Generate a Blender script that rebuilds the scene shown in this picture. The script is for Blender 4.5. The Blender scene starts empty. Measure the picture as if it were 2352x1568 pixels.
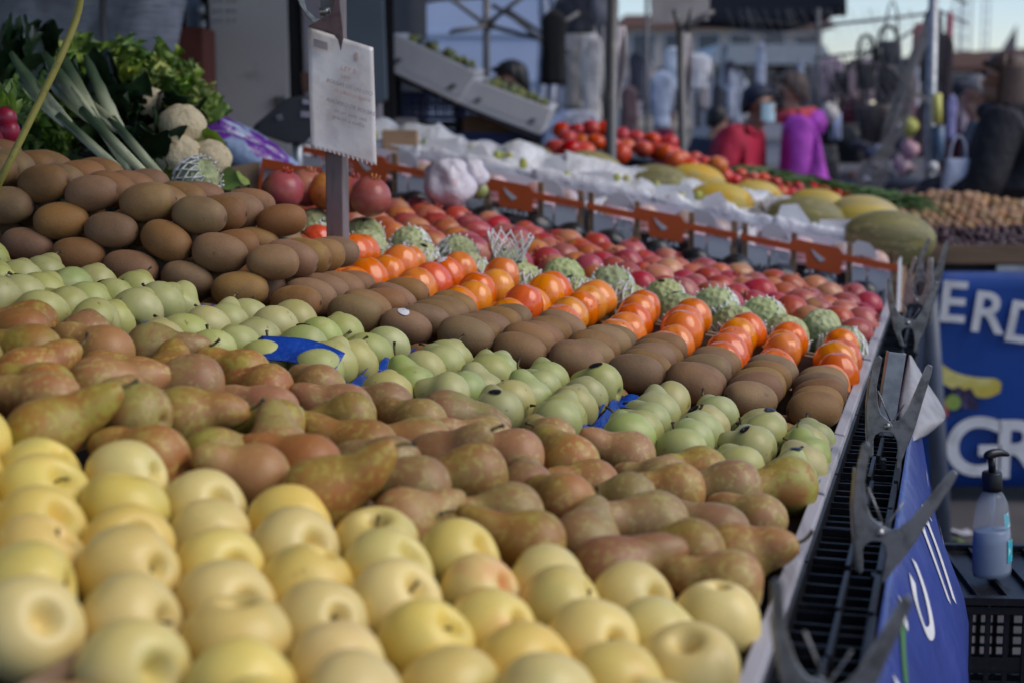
import bpy, math, random
from mathutils import Vector, Matrix, Quaternion
random.seed(7)
R = random.random
def U(a, b): return a + (b - a) * R()
V = Vector
sc = bpy.context.scene
col = sc.collection
PI = math.pi

# ------------------------------------------------------------------ camera, sky, sun, exposure
F = 3600.0                       # focal length in pixels of a 2352 x 1568 view of the photograph
PITCH = math.atan((784 - 250) / F)
CAMZ = 1.42
cd = bpy.data.cameras.new('camera')
cam = bpy.data.objects.new('camera', cd)
col.objects.link(cam)
cam.location = (0, 0, CAMZ)
cam.rotation_euler = (PI / 2 - PITCH, 0, 0)
cd.sensor_width = 36
cd.lens = F / 2352 * 36
cd.clip_end = 2000
cd.clip_start = 0.05
cd.dof.use_dof = True
cd.dof.focus_distance = 2.2
cd.dof.aperture_fstop = 4.1
sc.camera = cam

SUN_AZ = math.radians(104)       # compass direction the sun stands in, from +Y clockwise
SUN_EL = math.radians(44)
w = bpy.data.worlds.new('World')
sc.world = w
w.use_nodes = True
nt = w.node_tree
bg = nt.nodes['Background']
sky = nt.nodes.new('ShaderNodeTexSky')
sky.sky_type = 'NISHITA'
sky.sun_disc = False
sky.sun_elevation = SUN_EL
sky.sun_rotation = SUN_AZ
sky.air_density = 1.0
sky.dust_density = 0.15
sky.ozone_density = 2.5
tint = nt.nodes.new('ShaderNodeMix'); tint.data_type = 'RGBA'; tint.blend_type = 'MULTIPLY'; tint.inputs[0].default_value = 1
tint.inputs[7].default_value = (.97, .97, 1.09, 1)
nt.links.new(sky.outputs[0], tint.inputs[6]); nt.links.new(tint.outputs[2], bg.inputs[0])
bg.inputs[1].default_value = 0.085
sd = bpy.data.lights.new('sun', 'SUN')
sd.energy = 1.5
sd.angle = math.radians(45)
sd.color = (1, 0.91, 0.78)
sun = bpy.data.objects.new('sun', sd)
col.objects.link(sun)
sdir = V((math.sin(SUN_AZ) * math.cos(SUN_EL), math.cos(SUN_AZ) * math.cos(SUN_EL), math.sin(SUN_EL)))
sun.rotation_euler = (-sdir).to_track_quat('-Z', 'Y').to_euler()
sc.view_settings.view_transform = 'Standard'
sc.view_settings.look = 'None'
sc.view_settings.exposure = 0.6
sc.view_settings.gamma = 1
sc.view_settings.use_curve_mapping = False
sc.cycles.use_denoising = True
sc.cycles.max_bounces = 6
sc.cycles.caustics_reflective = False
sc.cycles.caustics_refractive = False
sc.cycles.sample_clamp_indirect = 6

# ------------------------------------------------------------------ helpers
SP, CP = math.sin(PITCH), math.cos(PITCH)
def at(px, py, Y):
    """world point seen at (px, py) of the 2352 x 1568 view, Y metres ahead of the camera"""
    x, v = (px - 1176) / F, (784 - py) / F
    s = Y / (CP + v * SP)
    return V((x * s, Y, CAMZ + s * (v * CP - SP)))
def proj(p):
    d = V(p) - V((0, 0, CAMZ))
    zc = d.y * CP - d.z * SP
    if zc < 0.05: return (-9999, -9999, zc)
    return (1176 + F * d.x / zc, 784 - F * (d.y * SP + d.z * CP) / zc, zc)
def seen(p, m=140):
    x, y, z = proj(p)
    return -m < x < 2352 + m and -m < y < 1568 + m
def px(n, Y): return n * Y / F      # n pixels at distance Y, in metres

# the sloping display: a runs along the front rail away from the camera, b from the rail back up the slope
A0 = V((0.194, 1.187, 0.971))
E = V((0.2722, 0.9622, 0))
S = V((-0.990, 0.139, 0.19))
NR = V((0.9622, -0.2722, 0))        # out from the rail into the aisle
def bench(a, b, h=0.0): return A0 + E * a + S * b + V((0, 0, h))
def rail(a, w_, h=0.0): return A0 + E * a + NR * w_ + V((0, 0, h))

ORD = ['', 'first', 'second', 'third', 'fourth', 'fifth', 'sixth', 'seventh', 'eighth', 'ninth', 'tenth', 'eleventh', 'twelfth',
       'thirteenth', 'fourteenth', 'fifteenth', 'sixteenth', 'seventeenth', 'eighteenth', 'nineteenth', 'twentieth', 'twenty-first',
       'twenty-second', 'twenty-third', 'twenty-fourth', 'twenty-fifth', 'twenty-sixth', 'twenty-seventh', 'twenty-eighth', 'twenty-ninth', 'thirtieth']

class MB:
    def __init__(s): s.v, s.f = [], []
    def quadbox(s, p8):
        n = len(s.v); s.v += [tuple(p) for p in p8]
        s.f += [tuple(n + i for i in q) for q in ((0, 3, 2, 1), (4, 5, 6, 7), (0, 1, 5, 4), (1, 2, 6, 5), (2, 3, 7, 6), (3, 0, 4, 7))]
        return s
    def box(s, x0, x1, y0, y1, z0, z1, fn=None):
        p = [(x0, y0, z0), (x1, y0, z0), (x1, y1, z0), (x0, y1, z0), (x0, y0, z1), (x1, y0, z1), (x1, y1, z1), (x0, y1, z1)]
        if fn: p = [fn(*q) for q in p]
        return s.quadbox(p)
    def tube(s, path, r, n=8, cap=True):
        path = [V(p) for p in path]; m = len(path)
        rr = r if isinstance(r, (list, tuple)) else [r] * m
        base = len(s.v); up = None
        for i, p in enumerate(path):
            t = (path[min(i + 1, m - 1)] - path[max(i - 1, 0)]).normalized()
            if up is None:
                up = t.orthogonal().normalized()
            else:
                up = (up - t * up.dot(t))
                up = up.normalized() if up.length > 1e-6 else t.orthogonal().normalized()
            q = t.cross(up)
            for k in range(n):
                a = 2 * PI * k / n
                s.v.append(tuple(p + (up * math.cos(a) + q * math.sin(a)) * rr[i]))
        for i in range(m - 1):
            for k in range(n):
                k2 = (k + 1) % n
                s.f.append((base + i * n + k, base + i * n + k2, base + (i + 1) * n + k2, base + (i + 1) * n + k))
        if cap:
            s.f.append(tuple(base + k for k in reversed(range(n))))
            s.f.append(tuple(base + (m - 1) * n + k for k in range(n)))
        return s
    def revolve(s, prof, n=24, fn=None):
        """prof: (r, z) from top pole to bottom pole, poles have r = 0"""
        base = len(s.v); m = len(prof)
        f = fn or (lambda x, y, z: (x, y, z))
        s.v.append(f(0, 0, prof[0][1]))
        for r, z in prof[1:-1]:
            for k in range(n):
                a = 2 * PI * k / n
                s.v.append(f(r * math.cos(a), r * math.sin(a), z))
        s.v.append(f(0, 0, prof[-1][1]))
        last = len(s.v) - 1
        for k in range(n):
            k2 = (k + 1) % n
            s.f.append((base, base + 1 + k, base + 1 + k2))
            s.f.append((last, last - n + k2, last - n + k))
        for i in range(m - 3):
            o = base + 1 + i * n
            for k in range(n):
                k2 = (k + 1) % n
                s.f.append((o + k, o + n + k, o + n + k2, o + k2))
        return s
    def grid(s, nu, nv, fn):
        base = len(s.v)
        for i in range(nu + 1):
            for j in range(nv + 1):
                s.v.append(tuple(fn(i / nu, j / nv)))
        for i in range(nu):
            for j in range(nv):
                a = base + i * (nv + 1) + j
                s.f.append((a, a + nv + 1, a + nv + 2, a + 1))
        return s
    def prism(s, poly, d0, d1, fn):
        """closed outline in 2-D, extruded between d0 and d1; fn(u, v, d) gives the point"""
        base = len(s.v); n = len(poly)
        for d in (d0, d1):
            s.v += [tuple(fn(u, v, d)) for u, v in poly]
        s.f.append(tuple(base + k for k in range(n)))
        s.f.append(tuple(base + n + k for k in reversed(range(n))))
        for k in range(n):
            k2 = (k + 1) % n
            s.f.append((base + k2, base + k, base + n + k, base + n + k2))
        return s
    def mesh(s, name, smooth=True):
        me = bpy.data.meshes.new(name)
        me.from_pydata(s.v, [], s.f); me.update()
        if smooth: me.polygons.foreach_set('use_smooth', [True] * len(me.polygons))
        return me

def ob(name, me, mat=None, parent=None, loc=None, rot=None, scale=None):
    if isinstance(me, MB): me = me.mesh(name, False)
    o = bpy.data.objects.new(name, me)
    if mat and me is not None and not me.materials: me.materials.append(mat)
    col.objects.link(o)
    if parent: o.parent = parent
    if loc is not None: o.location = loc
    if rot is not None:
        if isinstance(rot, Quaternion): o.rotation_mode = 'QUATERNION'; o.rotation_quaternion = rot
        else: o.rotation_euler = rot
    if scale is not None: o.scale = (scale,) * 3 if isinstance(scale, (int, float)) else scale
    return o
def sm(mb, name='m'): return mb.mesh(name, True)
def tag(o, label, cat, group=None, kind=None):
    if label: o['label'] = label
    if cat: o['category'] = cat
    if group: o['group'] = group
    if kind: o['kind'] = kind
    return o
def empty(name, loc=(0, 0, 0), rot=None):
    return ob(name, None, loc=loc, rot=rot)
def solid(o, t, offset=0):
    m = o.modifiers.new('thickness', 'SOLIDIFY'); m.thickness = t; m.offset = offset; return o
def bevel(o, w_, seg=2):
    m = o.modifiers.new('bevel', 'BEVEL'); m.width = w_; m.segments = seg; m.limit_method = 'ANGLE'; return o
def catmull(pts, sub=4):
    out = []
    n = len(pts)
    for i in range(n - 1):
        p0, p1, p2, p3 = pts[max(i - 1, 0)], pts[i], pts[i + 1], pts[min(i + 2, n - 1)]
        for k in range(sub):
            t = k / sub
            out.append(tuple(0.5 * ((2 * b) + (-a + c) * t + (2 * a - 5 * b + 4 * c - d) * t * t + (-a + 3 * b - 3 * c + d) * t ** 3)
                             for a, b, c, d in zip(p0, p1, p2, p3)))
    out.append(tuple(pts[-1]))
    return out
def aim(d, roll=None):
    q = V((0, 0, 1)).rotation_difference(V(d).normalized())
    return q @ Quaternion((0, 0, 1), U(0, 2 * PI) if roll is None else roll)

# ------------------------------------------------------------------ materials
def M(name, base, rough=0.5, layers=(), bump=None, metal=0.0, spec=0.5, sheen=0.0, hsv=(0, 0, 0), coat=0.0, trans=0.0, alpha=1.0, ior=1.45, sss=0.0, sheen_col=None, emit=None):
    """layers: dicts mixed over the base in turn. k: n noise, v voronoi spots, z along the object, zabs, r per-object random"""
    m = bpy.data.materials.new(name); m.use_nodes = True
    nt = m.node_tree; N = nt.nodes; L = nt.links
    b = N['Principled BSDF']
    b.inputs['Roughness'].default_value = rough
    b.inputs['Metallic'].default_value = metal
    b.inputs['Specular IOR Level'].default_value = spec
    b.inputs['IOR'].default_value = ior
    b.inputs['Transmission Weight'].default_value = trans
    b.inputs['Alpha'].default_value = alpha
    b.inputs['Coat Weight'].default_value = coat
    b.inputs['Coat Roughness'].default_value = 0.15
    if sheen:
        b.inputs['Sheen Weight'].default_value = sheen
        b.inputs['Sheen Roughness'].default_value = 0.45
        if sheen_col: b.inputs['Sheen Tint'].default_value = (*sheen_col, 1)
    if sss:
        b.inputs['Subsurface Weight'].default_value = sss
        b.inputs['Subsurface Radius'].default_value = (0.6, 0.4, 0.15)
        b.inputs['Subsurface Scale'].default_value = 0.01
    tc = N.new('ShaderNodeTexCoord'); oi = N.new('ShaderNodeObjectInfo')
    mul = N.new('ShaderNodeMath'); mul.operation = 'MULTIPLY'; mul.inputs[1].default_value = 53.0
    L.new(oi.outputs['Random'], mul.inputs[0])
    add = N.new('ShaderNodeVectorMath'); add.operation = 'ADD'
    L.new(tc.outputs['Object'], add.inputs[0]); L.new(mul.outputs[0], add.inputs[1])
    def frac(seed):
        a = N.new('ShaderNodeMath'); a.operation = 'MULTIPLY'; a.inputs[1].default_value = seed; L.new(oi.outputs['Random'], a.inputs[0])
        f = N.new('ShaderNodeMath'); f.operation = 'FRACT'; L.new(a.outputs[0], f.inputs[0]); return f.outputs[0]
    def noise(s, d=3.0, sv=None, rgh=0.55, fixed=False):
        n = N.new('ShaderNodeTexNoise'); n.inputs['Scale'].default_value = s; n.inputs['Detail'].default_value = d; n.inputs['Roughness'].default_value = rgh
        src = tc.outputs['Object'] if fixed else add.outputs[0]
        if sv:
            mp = N.new('ShaderNodeMapping'); mp.inputs['Scale'].default_value = sv; L.new(src, mp.inputs[0]); src = mp.outputs[0]
        L.new(src, n.inputs['Vector']); return n.outputs['Fac']
    def mrange(src, lo, hi, t0=0.0, t1=1.0):
        r = N.new('ShaderNodeMapRange'); r.interpolation_type = 'SMOOTHSTEP' if lo < hi else 'LINEAR'
        r.inputs[1].default_value = lo; r.inputs[2].default_value = hi; r.inputs[3].default_value = t0; r.inputs[4].default_value = t1
        L.new(src, r.inputs[0]); return r.outputs[0]
    cur = None
    def rgb(c):
        n = N.new('ShaderNodeRGB'); n.outputs[0].default_value = (*c, 1); return n.outputs[0]
    cur = rgb(base)
    for ly in layers:
        k = ly['k']; mx = ly.get('m', 1.0)
        if k == 'n': f = mrange(noise(ly['s'], ly.get('d', 3.0), ly.get('sv')), ly['lo'], ly['hi'], 0, mx)
        elif k == 'v':
            v = N.new('ShaderNodeTexVoronoi'); v.inputs['Scale'].default_value = ly['s']; L.new(add.outputs[0], v.inputs['Vector'])
            f = mrange(v.outputs['Distance'], ly['lo'], ly['hi'], 0, mx) if ly['lo'] < ly['hi'] else mrange(v.outputs['Distance'], ly['hi'], ly['lo'], mx, 0)
        elif k in ('z', 'zabs', 'x', 'y'):
            sx = N.new('ShaderNodeSeparateXYZ'); L.new(tc.outputs['Object'], sx.inputs[0])
            src = sx.outputs[{'z': 2, 'zabs': 2, 'x': 0, 'y': 1}[k]]
            if k == 'zabs':
                ab = N.new('ShaderNodeMath'); ab.operation = 'ABSOLUTE'; L.new(src, ab.inputs[0]); src = ab.outputs[0]
            if ly.get('wob'):
                nn = noise(ly.get('ws', 40), 2.0); a1 = N.new('ShaderNodeMath'); a1.operation = 'MULTIPLY_ADD'; a1.inputs[1].default_value = ly['wob']
                L.new(nn, a1.inputs[0]); L.new(src, a1.inputs[2]); src = a1.outputs[0]
            f = mrange(src, ly['lo'], ly['hi'], 0, mx) if ly['lo'] < ly['hi'] else mrange(src, ly['hi'], ly['lo'], mx, 0)
        elif k == 'r': f = mrange(frac(ly.get('seed', 17.3)), ly['lo'], ly['hi'], 0, mx)
        elif k == 'nr':    # noise patch on some of the objects only
            a = mrange(noise(ly['s'], ly.get('d', 2.0), ly.get('sv')), ly['lo'], ly['hi'], 0, mx); c = mrange(frac(ly.get('seed', 31.7)), ly.get('rlo', .5), ly.get('rhi', .6))
            mm = N.new('ShaderNodeMath'); mm.operation = 'MULTIPLY'; L.new(a, mm.inputs[0]); L.new(c, mm.inputs[1]); f = mm.outputs[0]
        mix = N.new('ShaderNodeMix'); mix.data_type = 'RGBA'
        L.new(f, mix.inputs[0]); L.new(cur, mix.inputs[6]); L.new(rgb(ly['c']), mix.inputs[7]); cur = mix.outputs[2]
    if any(hsv):
        h = N.new('ShaderNodeHueSaturation'); L.new(cur, h.inputs['Color'])
        for i, (nm, c0, seed) in enumerate((('Hue', .5, 11.1), ('Saturation', 1, 23.7), ('Value', 1, 7.9))):
            if hsv[i]: L.new(mrange(frac(seed), 0, 1, c0 - hsv[i], c0 + hsv[i]), h.inputs[nm])
        cur = h.outputs[0]
    L.new(cur, b.inputs['Base Color'])
    if emit:
        b.inputs['Emission Color'].default_value = (*emit[0], 1); b.inputs['Emission Strength'].default_value = emit[1]
    if bump:
        bs = bump if isinstance(bump, list) else [bump]
        prev = None
        for bb in bs:
            bn = N.new('ShaderNodeBump'); bn.inputs['Strength'].default_value = bb[1]; bn.inputs['Distance'].default_value = bb[2] if len(bb) > 2 else 0.002
            if len(bb) > 3 and bb[3] == 'v':
                v = N.new('ShaderNodeTexVoronoi'); v.inputs['Scale'].default_value = bb[0]; L.new(add.outputs[0], v.inputs['Vector']); L.new(v.outputs['Distance'], bn.inputs['Height'])
            else:
                L.new(noise(bb[0], 3.0, bb[3] if len(bb) > 3 else None), bn.inputs['Height'])
            if prev: L.new(prev, bn.inputs['Normal'])
            prev = bn.outputs[0]
        L.new(prev, b.inputs['Normal'])
    return m

def plain(name, c, rough=0.5, **k):
    """a simple surface that still has some mottling"""
    d = tuple(x * 0.72 for x in c)
    return M(name, c, rough, layers=[dict(k='n', s=k.pop('ns', 14), c=d, lo=.42, hi=.72, m=k.pop('nm', .7))], bump=k.pop('bump', (60, .15, .001)), **k)

m_ground = M('asphalt', (.105, .094, .092), .85, [dict(k='n', s=3, c=(.075, .068, .068), lo=.4, hi=.6), dict(k='n', s=160, c=(.2, .18, .17), lo=.6, hi=.72, m=.7)], bump=(180, .6, .004))
m_whitewood = M('weathered white board', (.37, .355, .385), .75, [dict(k='n', s=30, c=(.24, .225, .24), lo=.45, hi=.7, sv=(1, .06, 1), d=5), dict(k='n', s=14, c=(.30, .22, .16), lo=.66, hi=.75, m=.8)], bump=(90, .5, .002, (1, .08, 1)))
m_wood = M('crate wood', (.30, .19, .11), .75, [dict(k='n', s=40, c=(.17, .10, .06), lo=.45, hi=.65, sv=(.1, 1, 1), d=5)], bump=(80, .4, .002))
m_tan = M('carton tan', (.48, .33, .2), .8, [dict(k='n', s=9, c=(.38, .26, .15), lo=.4, hi=.7)])
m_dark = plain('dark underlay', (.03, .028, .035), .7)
m_blackpl = M('black crate plastic', (.012, .012, .014), .36, [dict(k='n', s=45, c=(.06, .06, .066), lo=.56, hi=.82, m=.4), dict(k='n', s=320, c=(.12, .12, .13), lo=.66, hi=.7, m=.4)], bump=(120, .3, .001), spec=.35)
m_bluepl = plain('blue crate plastic', (.02, .045, .22), .45)
m_blueliner = M('blue tray film', (.010, .06, .36), .28, [dict(k='n', s=18, c=(.005, .03, .2), lo=.4, hi=.7)], bump=[(40, .7, .006), (160, .4, .002)])
m_tarp = M('blue banner vinyl', (.024, .045, .25), .33, [dict(k='n', s=5, c=(.018, .034, .18), lo=.35, hi=.7), dict(k='n', s=70, c=(.25, .27, .45), lo=.74, hi=.78, m=.8)], bump=[(7, .5, .02), (60, .15, .002)])
m_tarpback = M('grey banner back', (.36, .35, .36), .6, [dict(k='n', s=18, c=(.26, .25, .26), lo=.4, hi=.7)], bump=(30, .4, .004))
m_letter = plain('white vinyl letter', (.78, .76, .76), .45)
m_steel = M('worn spring steel', (.40, .39, .38), .34, [dict(k='n', s=60, c=(.22, .21, .20), lo=.4, hi=.7, d=5), dict(k='n', s=22, c=(.2, .13, .09), lo=.62, hi=.75, m=.6)], metal=.8, bump=(200, .2, .001))
m_galv = M('galvanised tube', (.42, .44, .46), .45, [dict(k='n', s=30, c=(.3, .31, .33), lo=.4, hi=.65)], metal=.6)
m_pole = M('dark painted tube', (.13, .13, .135), .5, [dict(k='n', s=25, c=(.2, .19, .18), lo=.55, hi=.7)], metal=.3)
m_black = plain('black cloth', (.014, .014, .018), .8)

# ------------------------------------------------------------------ fruit materials
m_apple = M('golden apple skin', (.82, .625, .20), .34, [
    dict(k='r', seed=13.7, c=(.72, .63, .22), lo=.62, hi=1.0), dict(k='r', seed=41.3, c=(.81, .60, .18), lo=.6, hi=1.0),
    dict(k='n', s=22, c=(.62, .56, .20), lo=.45, hi=.75, m=.5),
    dict(k='nr', s=17, c=(.76, .34, .13), lo=.52, hi=.72, m=.7, seed=29.3, rlo=.80, rhi=.9),
    dict(k='v', s=260, c=(.50, .36, .12), lo=.17, hi=.1, m=.5), dict(k='n', s=55, c=(.50, .33, .12), lo=.70, hi=.76, m=.6),
    dict(k='z', c=(.52, .46, .10), lo=.020, hi=.014, m=0.0)],
    spec=.5, hsv=(.006, .08, .07), sss=.12, bump=(300, .04, .0005))
m_russet = M('russet pear skin', (.36, .172, .066), .45, [
    dict(k='r', seed=19.1, c=(.40, .155, .062), lo=.45, hi=.9), dict(k='r', seed=37.9, c=(.33, .22, .06), lo=.6, hi=1),
    dict(k='n', s=20, c=(.36, .26, .07), lo=.42, hi=.62, d=4, m=.7), dict(k='n', s=130, c=(.50, .40, .12), lo=.52, hi=.60, d=6, m=.55), 
    dict(k='nr', s=15, c=(.34, .34, .08), lo=.38, hi=.66, m=.75, seed=51.3, rlo=.62, rhi=.7, d=8),
    dict(k='n', s=105, c=(.34, .165, .06), lo=.54, hi=.60, m=.75, d=6), dict(k='n', s=12, c=(.37, .165, .06), lo=.53, hi=.66, m=.85, d=3),
    dict(k='n', s=420, c=(.52, .38, .17), lo=.62, hi=.7, m=.5),
    dict(k='n', s=26, c=(.13, .075, .03), lo=.72, hi=.78, m=.8)],
    hsv=(.008, .08, .13), bump=[(25, .12, .006), (260, .12, .0006)])
m_pear = M('green pear skin', (.42, .425, .15), .40, [
    dict(k='r', seed=15.1, c=(.48, .42, .16), lo=.55, hi=1), dict(k='r', seed=33.1, c=(.35, .41, .125), lo=.6, hi=1),
    dict(k='n', s=28, c=(.52, .49, .23), lo=.46, hi=.7, m=.7), dict(k='n', s=15, c=(.42, .36, .13), lo=.64, hi=.8, m=.55),
    dict(k='n', s=140, c=(.24, .15, .06), lo=.675, hi=.71, m=.75, sv=(1, .35, .6), d=4),
    dict(k='v', s=330, c=(.30, .33, .12), lo=.17, hi=.1, m=.5)],
    hsv=(.01, .07, .08), bump=[(40, .1, .004), (330, .06, .0005)])
m_kiwi = M('kiwi skin', (.265, .135, .058), .62, [
    dict(k='r', seed=21.7, c=(.27, .165, .062), lo=.4, hi=1), dict(k='n', s=26, c=(.20, .105, .045), lo=.4, hi=.7, m=.8),
    dict(k='n', s=420, c=(.33, .20, .10), lo=.50, hi=.70, m=.35), dict(k='n', s=45, c=(.12, .066, .034), lo=.70, hi=.80, m=.7),
    dict(k='zabs', c=(.22, .115, .055), lo=.031, hi=.0375, m=.8, wob=.004, ws=150), dict(k='zabs', c=(.05, .028, .014), lo=.0384, hi=.0394, wob=.0022, ws=500, m=.9)],
    sheen=.10, sheen_col=(.75, .62, .48), hsv=(.008, .1, .12), bump=[(420, .35, .0012), (60, .15, .003)], spec=.4)
m_pers = M('persimmon skin', (.80, .175, .010), .24, [
    dict(k='r', seed=17.9, c=(.76, .105, .014), lo=.45, hi=1), dict(k='r', seed=27.7, c=(.84, .27, .010), lo=.62, hi=1),
    dict(k='n', s=24, c=(.86, .27, .012), lo=.5, hi=.8, m=.6, sv=(1, 1, .4)), dict(k='v', s=75, c=(.10, .035, .012), lo=.11, hi=.075, m=.9),
    dict(k='n', s=60, c=(.30, .10, .02), lo=.70, hi=.74, m=.8)],
    hsv=(.008, .03, .06), spec=.55, coat=.35)
m_cherim = M('cherimoya skin', (.33, .38, .175), .6, [dict(k='v', s=75, c=(.42, .45, .22), lo=.15, hi=.55), dict(k='n', s=30, c=(.24, .27, .11), lo=.5, hi=.75), dict(k='n', s=70, c=(.08, .06, .03), lo=.71, hi=.76)],
    hsv=(.012, .1, .12), bump=[(75, .9, .006, 'v')])
m_pomeg = M('pomegranate skin', (.44, .065, .065), .30, [dict(k='r', seed=16.3, c=(.55, .19, .085), lo=.35, hi=.95), dict(k='n', s=16, c=(.60, .28, .11), lo=.48, hi=.72, m=.8), dict(k='n', s=19, c=(.38, .03, .05), lo=.50, hi=.8, m=.8),
    dict(k='n', s=50, c=(.22, .10, .05), lo=.64, hi=.72, m=.7)], hsv=(.012, .1, .12), bump=(45, .2, .003), spec=.5)
m_tomato = M('tomato skin', (.60, .045, .025), .25, [dict(k='r', seed=18.3, c=(.68, .12, .03), lo=.5, hi=1), dict(k='n', s=12, c=(.66, .15, .03), lo=.5, hi=.8)], hsv=(.008, .05, .1), spec=.5)
m_melon = M('striped melon rind', (.215, .19, .075), .55, [dict(k='n', s=14, c=(.34, .29, .06), lo=.5, hi=.70, sv=(2.2, 2.2, .3), d=4, m=.7), dict(k='n', s=30, c=(.14, .14, .05), lo=.50, hi=.66, sv=(1.6, 1.6, .25), d=5, m=.8), dict(k='n', s=110, c=(.42, .34, .2), lo=.56, hi=.64, m=.6, sv=(1, 1, .3))],
    bump=(40, .5, .004, (1.5, 1.5, .25)))
m_avoc = M('dark avocado skin', (.022, .020, .022), .3, [dict(k='n', s=40, c=(.05, .05, .035), lo=.5, hi=.7)], bump=(120, .4, .002))
m_stem = M('dry fruit stem', (.12, .085, .03), .75, [dict(k='z', c=(.035, .022, .012), lo=.008, hi=.016), dict(k='n', s=200, c=(.2, .17, .06), lo=.5, hi=.7)])
m_sticker = M('black oval sticker', (.012, .012, .014), .3, [dict(k='n', s=420, c=(.45, .28, .16), lo=.63, hi=.66, sv=(.5, 1, 1), m=.7)])
m_stickerw = M('white oval sticker', (.72, .72, .74), .35, [dict(k='n', s=300, c=(.10, .12, .22), lo=.60, hi=.64, sv=(.35, 1, 1)), dict(k='n', s=260, c=(.55, .06, .06), lo=.67, hi=.7)])
m_net = plain('white foam net', (.80, .80, .80), .6, nm=.2)
m_leafbrown = M('dry calyx', (.16, .12, .04), .8, [dict(k='n', s=90, c=(.06, .045, .02), lo=.5, hi=.7)])
# ------------------------------------------------------------------ ground
g = ob('ground', MB().grid(1, 1, lambda u, v: (-300 + 600 * u, -60 + 560 * v, 0)), m_ground); g['kind'] = 'structure'

# ------------------------------------------------------------------ the sloping stall table and the display crates
tb = empty('stall_table', bench(0, 0, 0) - V((0, 0, .97)))
tl = tb.location
def bpt(a, b, h): return bench(a, b, h) - tl
ob('tabletop', MB().box(-1.0, 5.2, .0, 2.35, -.16, -.135, bpt), m_wood, tb)
for i in range(9):
    b0 = .02 + i * .26
    ob('plank', MB().box(-1.0, 5.2, b0, b0 + .25, -.134, -.128, bpt), m_wood, tb)
for a in (-.8, 1.0, 2.8, 5.0):
    for b in (.04, 2.2):
        p = bench(a, b, -.16) - tl
        base = -tl.z + .002
        ob('leg', MB().box(p.x - .02, p.x + .02, p.y - .02, p.y + .02, base, p.z + .004), m_galv, tb)
tag(tb, 'long sloping wooden stall table under all the fruit crates', 'table')

def crate(name, a0, a1, b0, b1, h0, h1, mat, label, endmat=None, basemat=None, t=.010):
    """open shallow box in display coordinates"""
    r = empty(name, bench((a0 + a1) / 2, (b0 + b1) / 2, h0)); L0 = r.location
    fn = lambda a, b, h: bench(a, b, h) - L0
    ob('base', MB().box(a0 + .001, a1 - .001, b0 + .001, b1 - .001, h0, h0 + .006, fn), basemat or mat, r)
    e = ob('end_board', MB().box(a0, a1, b0, b0 + t, h0 + .007, h1, fn), endmat or mat, r)
    if endmat: bevel(e, .002)
    ob('end_board', MB().box(a0, a1, b1 - t, b1, h0 + .007, h1, fn), mat, r)
    ob('side_board', MB().box(a0, a0 + t, b0 + t + .001, b1 - t - .001, h0 + .007, h1 - .012, fn), mat, r)
    ob('side_board', MB().box(a1 - t, a1, b0 + t + .001, b1 - t - .001, h0 + .007, h1 - .012, fn), mat, r)
    tag(r, label, 'crate', 'fruit crates on the stall table')
    return r
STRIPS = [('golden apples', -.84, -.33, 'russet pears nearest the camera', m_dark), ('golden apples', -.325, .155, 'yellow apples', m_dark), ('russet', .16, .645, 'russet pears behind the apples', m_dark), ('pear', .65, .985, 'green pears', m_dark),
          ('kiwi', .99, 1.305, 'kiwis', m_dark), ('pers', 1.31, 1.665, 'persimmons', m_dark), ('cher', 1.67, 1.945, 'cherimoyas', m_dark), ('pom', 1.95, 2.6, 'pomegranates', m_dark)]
for nm, a0, a1, what, bm_ in STRIPS:
    n = 4 if a0 < .95 else 3
    for i in range(n):
        b0 = .0 + i * .44
        hh = 0.0 if i == 0 else -.02
        place = ['at the front rail', 'second back from the rail', 'third back from the rail', 'fourth back from the rail'][i]
        crate('fruit_crate', a0, a1, b0, b0 + .435, -.126, hh + U(-.003, .003), m_wood, 'shallow wooden crate holding the %s, %s' % (what, place), m_whitewood if i == 0 else None, bm_, .015 if i == 0 else .010)

# ------------------------------------------------------------------ fruit meshes
def apple_mesh(k):
    rr = random.Random(k)
    prof = []; n = 26
    for i in range(n + 1):
        s_ = i / n; t = PI * (s_ - .125 * math.sin(2 * PI * s_))
        r = math.sin(t) ** .94 * (1 + .07 * math.cos(t)) if 0 < i < n else 0
        z = .93 * math.cos(t) - .44 * math.exp(-(t / .21) ** 2) - .06 * math.exp(-(t / .6) ** 2) + .34 * math.exp(-((PI - t) / .18) ** 2) + .05 * math.exp(-((PI - t) / .5) ** 2)
        prof.append((r * .036, z * .036))
    ph = rr.uniform(0, 6); lop = rr.uniform(.03, .10); hs = rr.uniform(.94, 1.08)
    def fn(x, y, z):
        a = math.atan2(y, x)
        f = 1 + .022 * math.cos(5 * a + ph) * (1 if z < 0 else .5) + .02 * math.cos(2 * a + ph * 1.7)
        return (x * f, y * f, z * hs + lop * x * (1 if z > 0 else .4))
    return sm(MB().revolve(prof, 28, fn), 'golden_apple')
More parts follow.
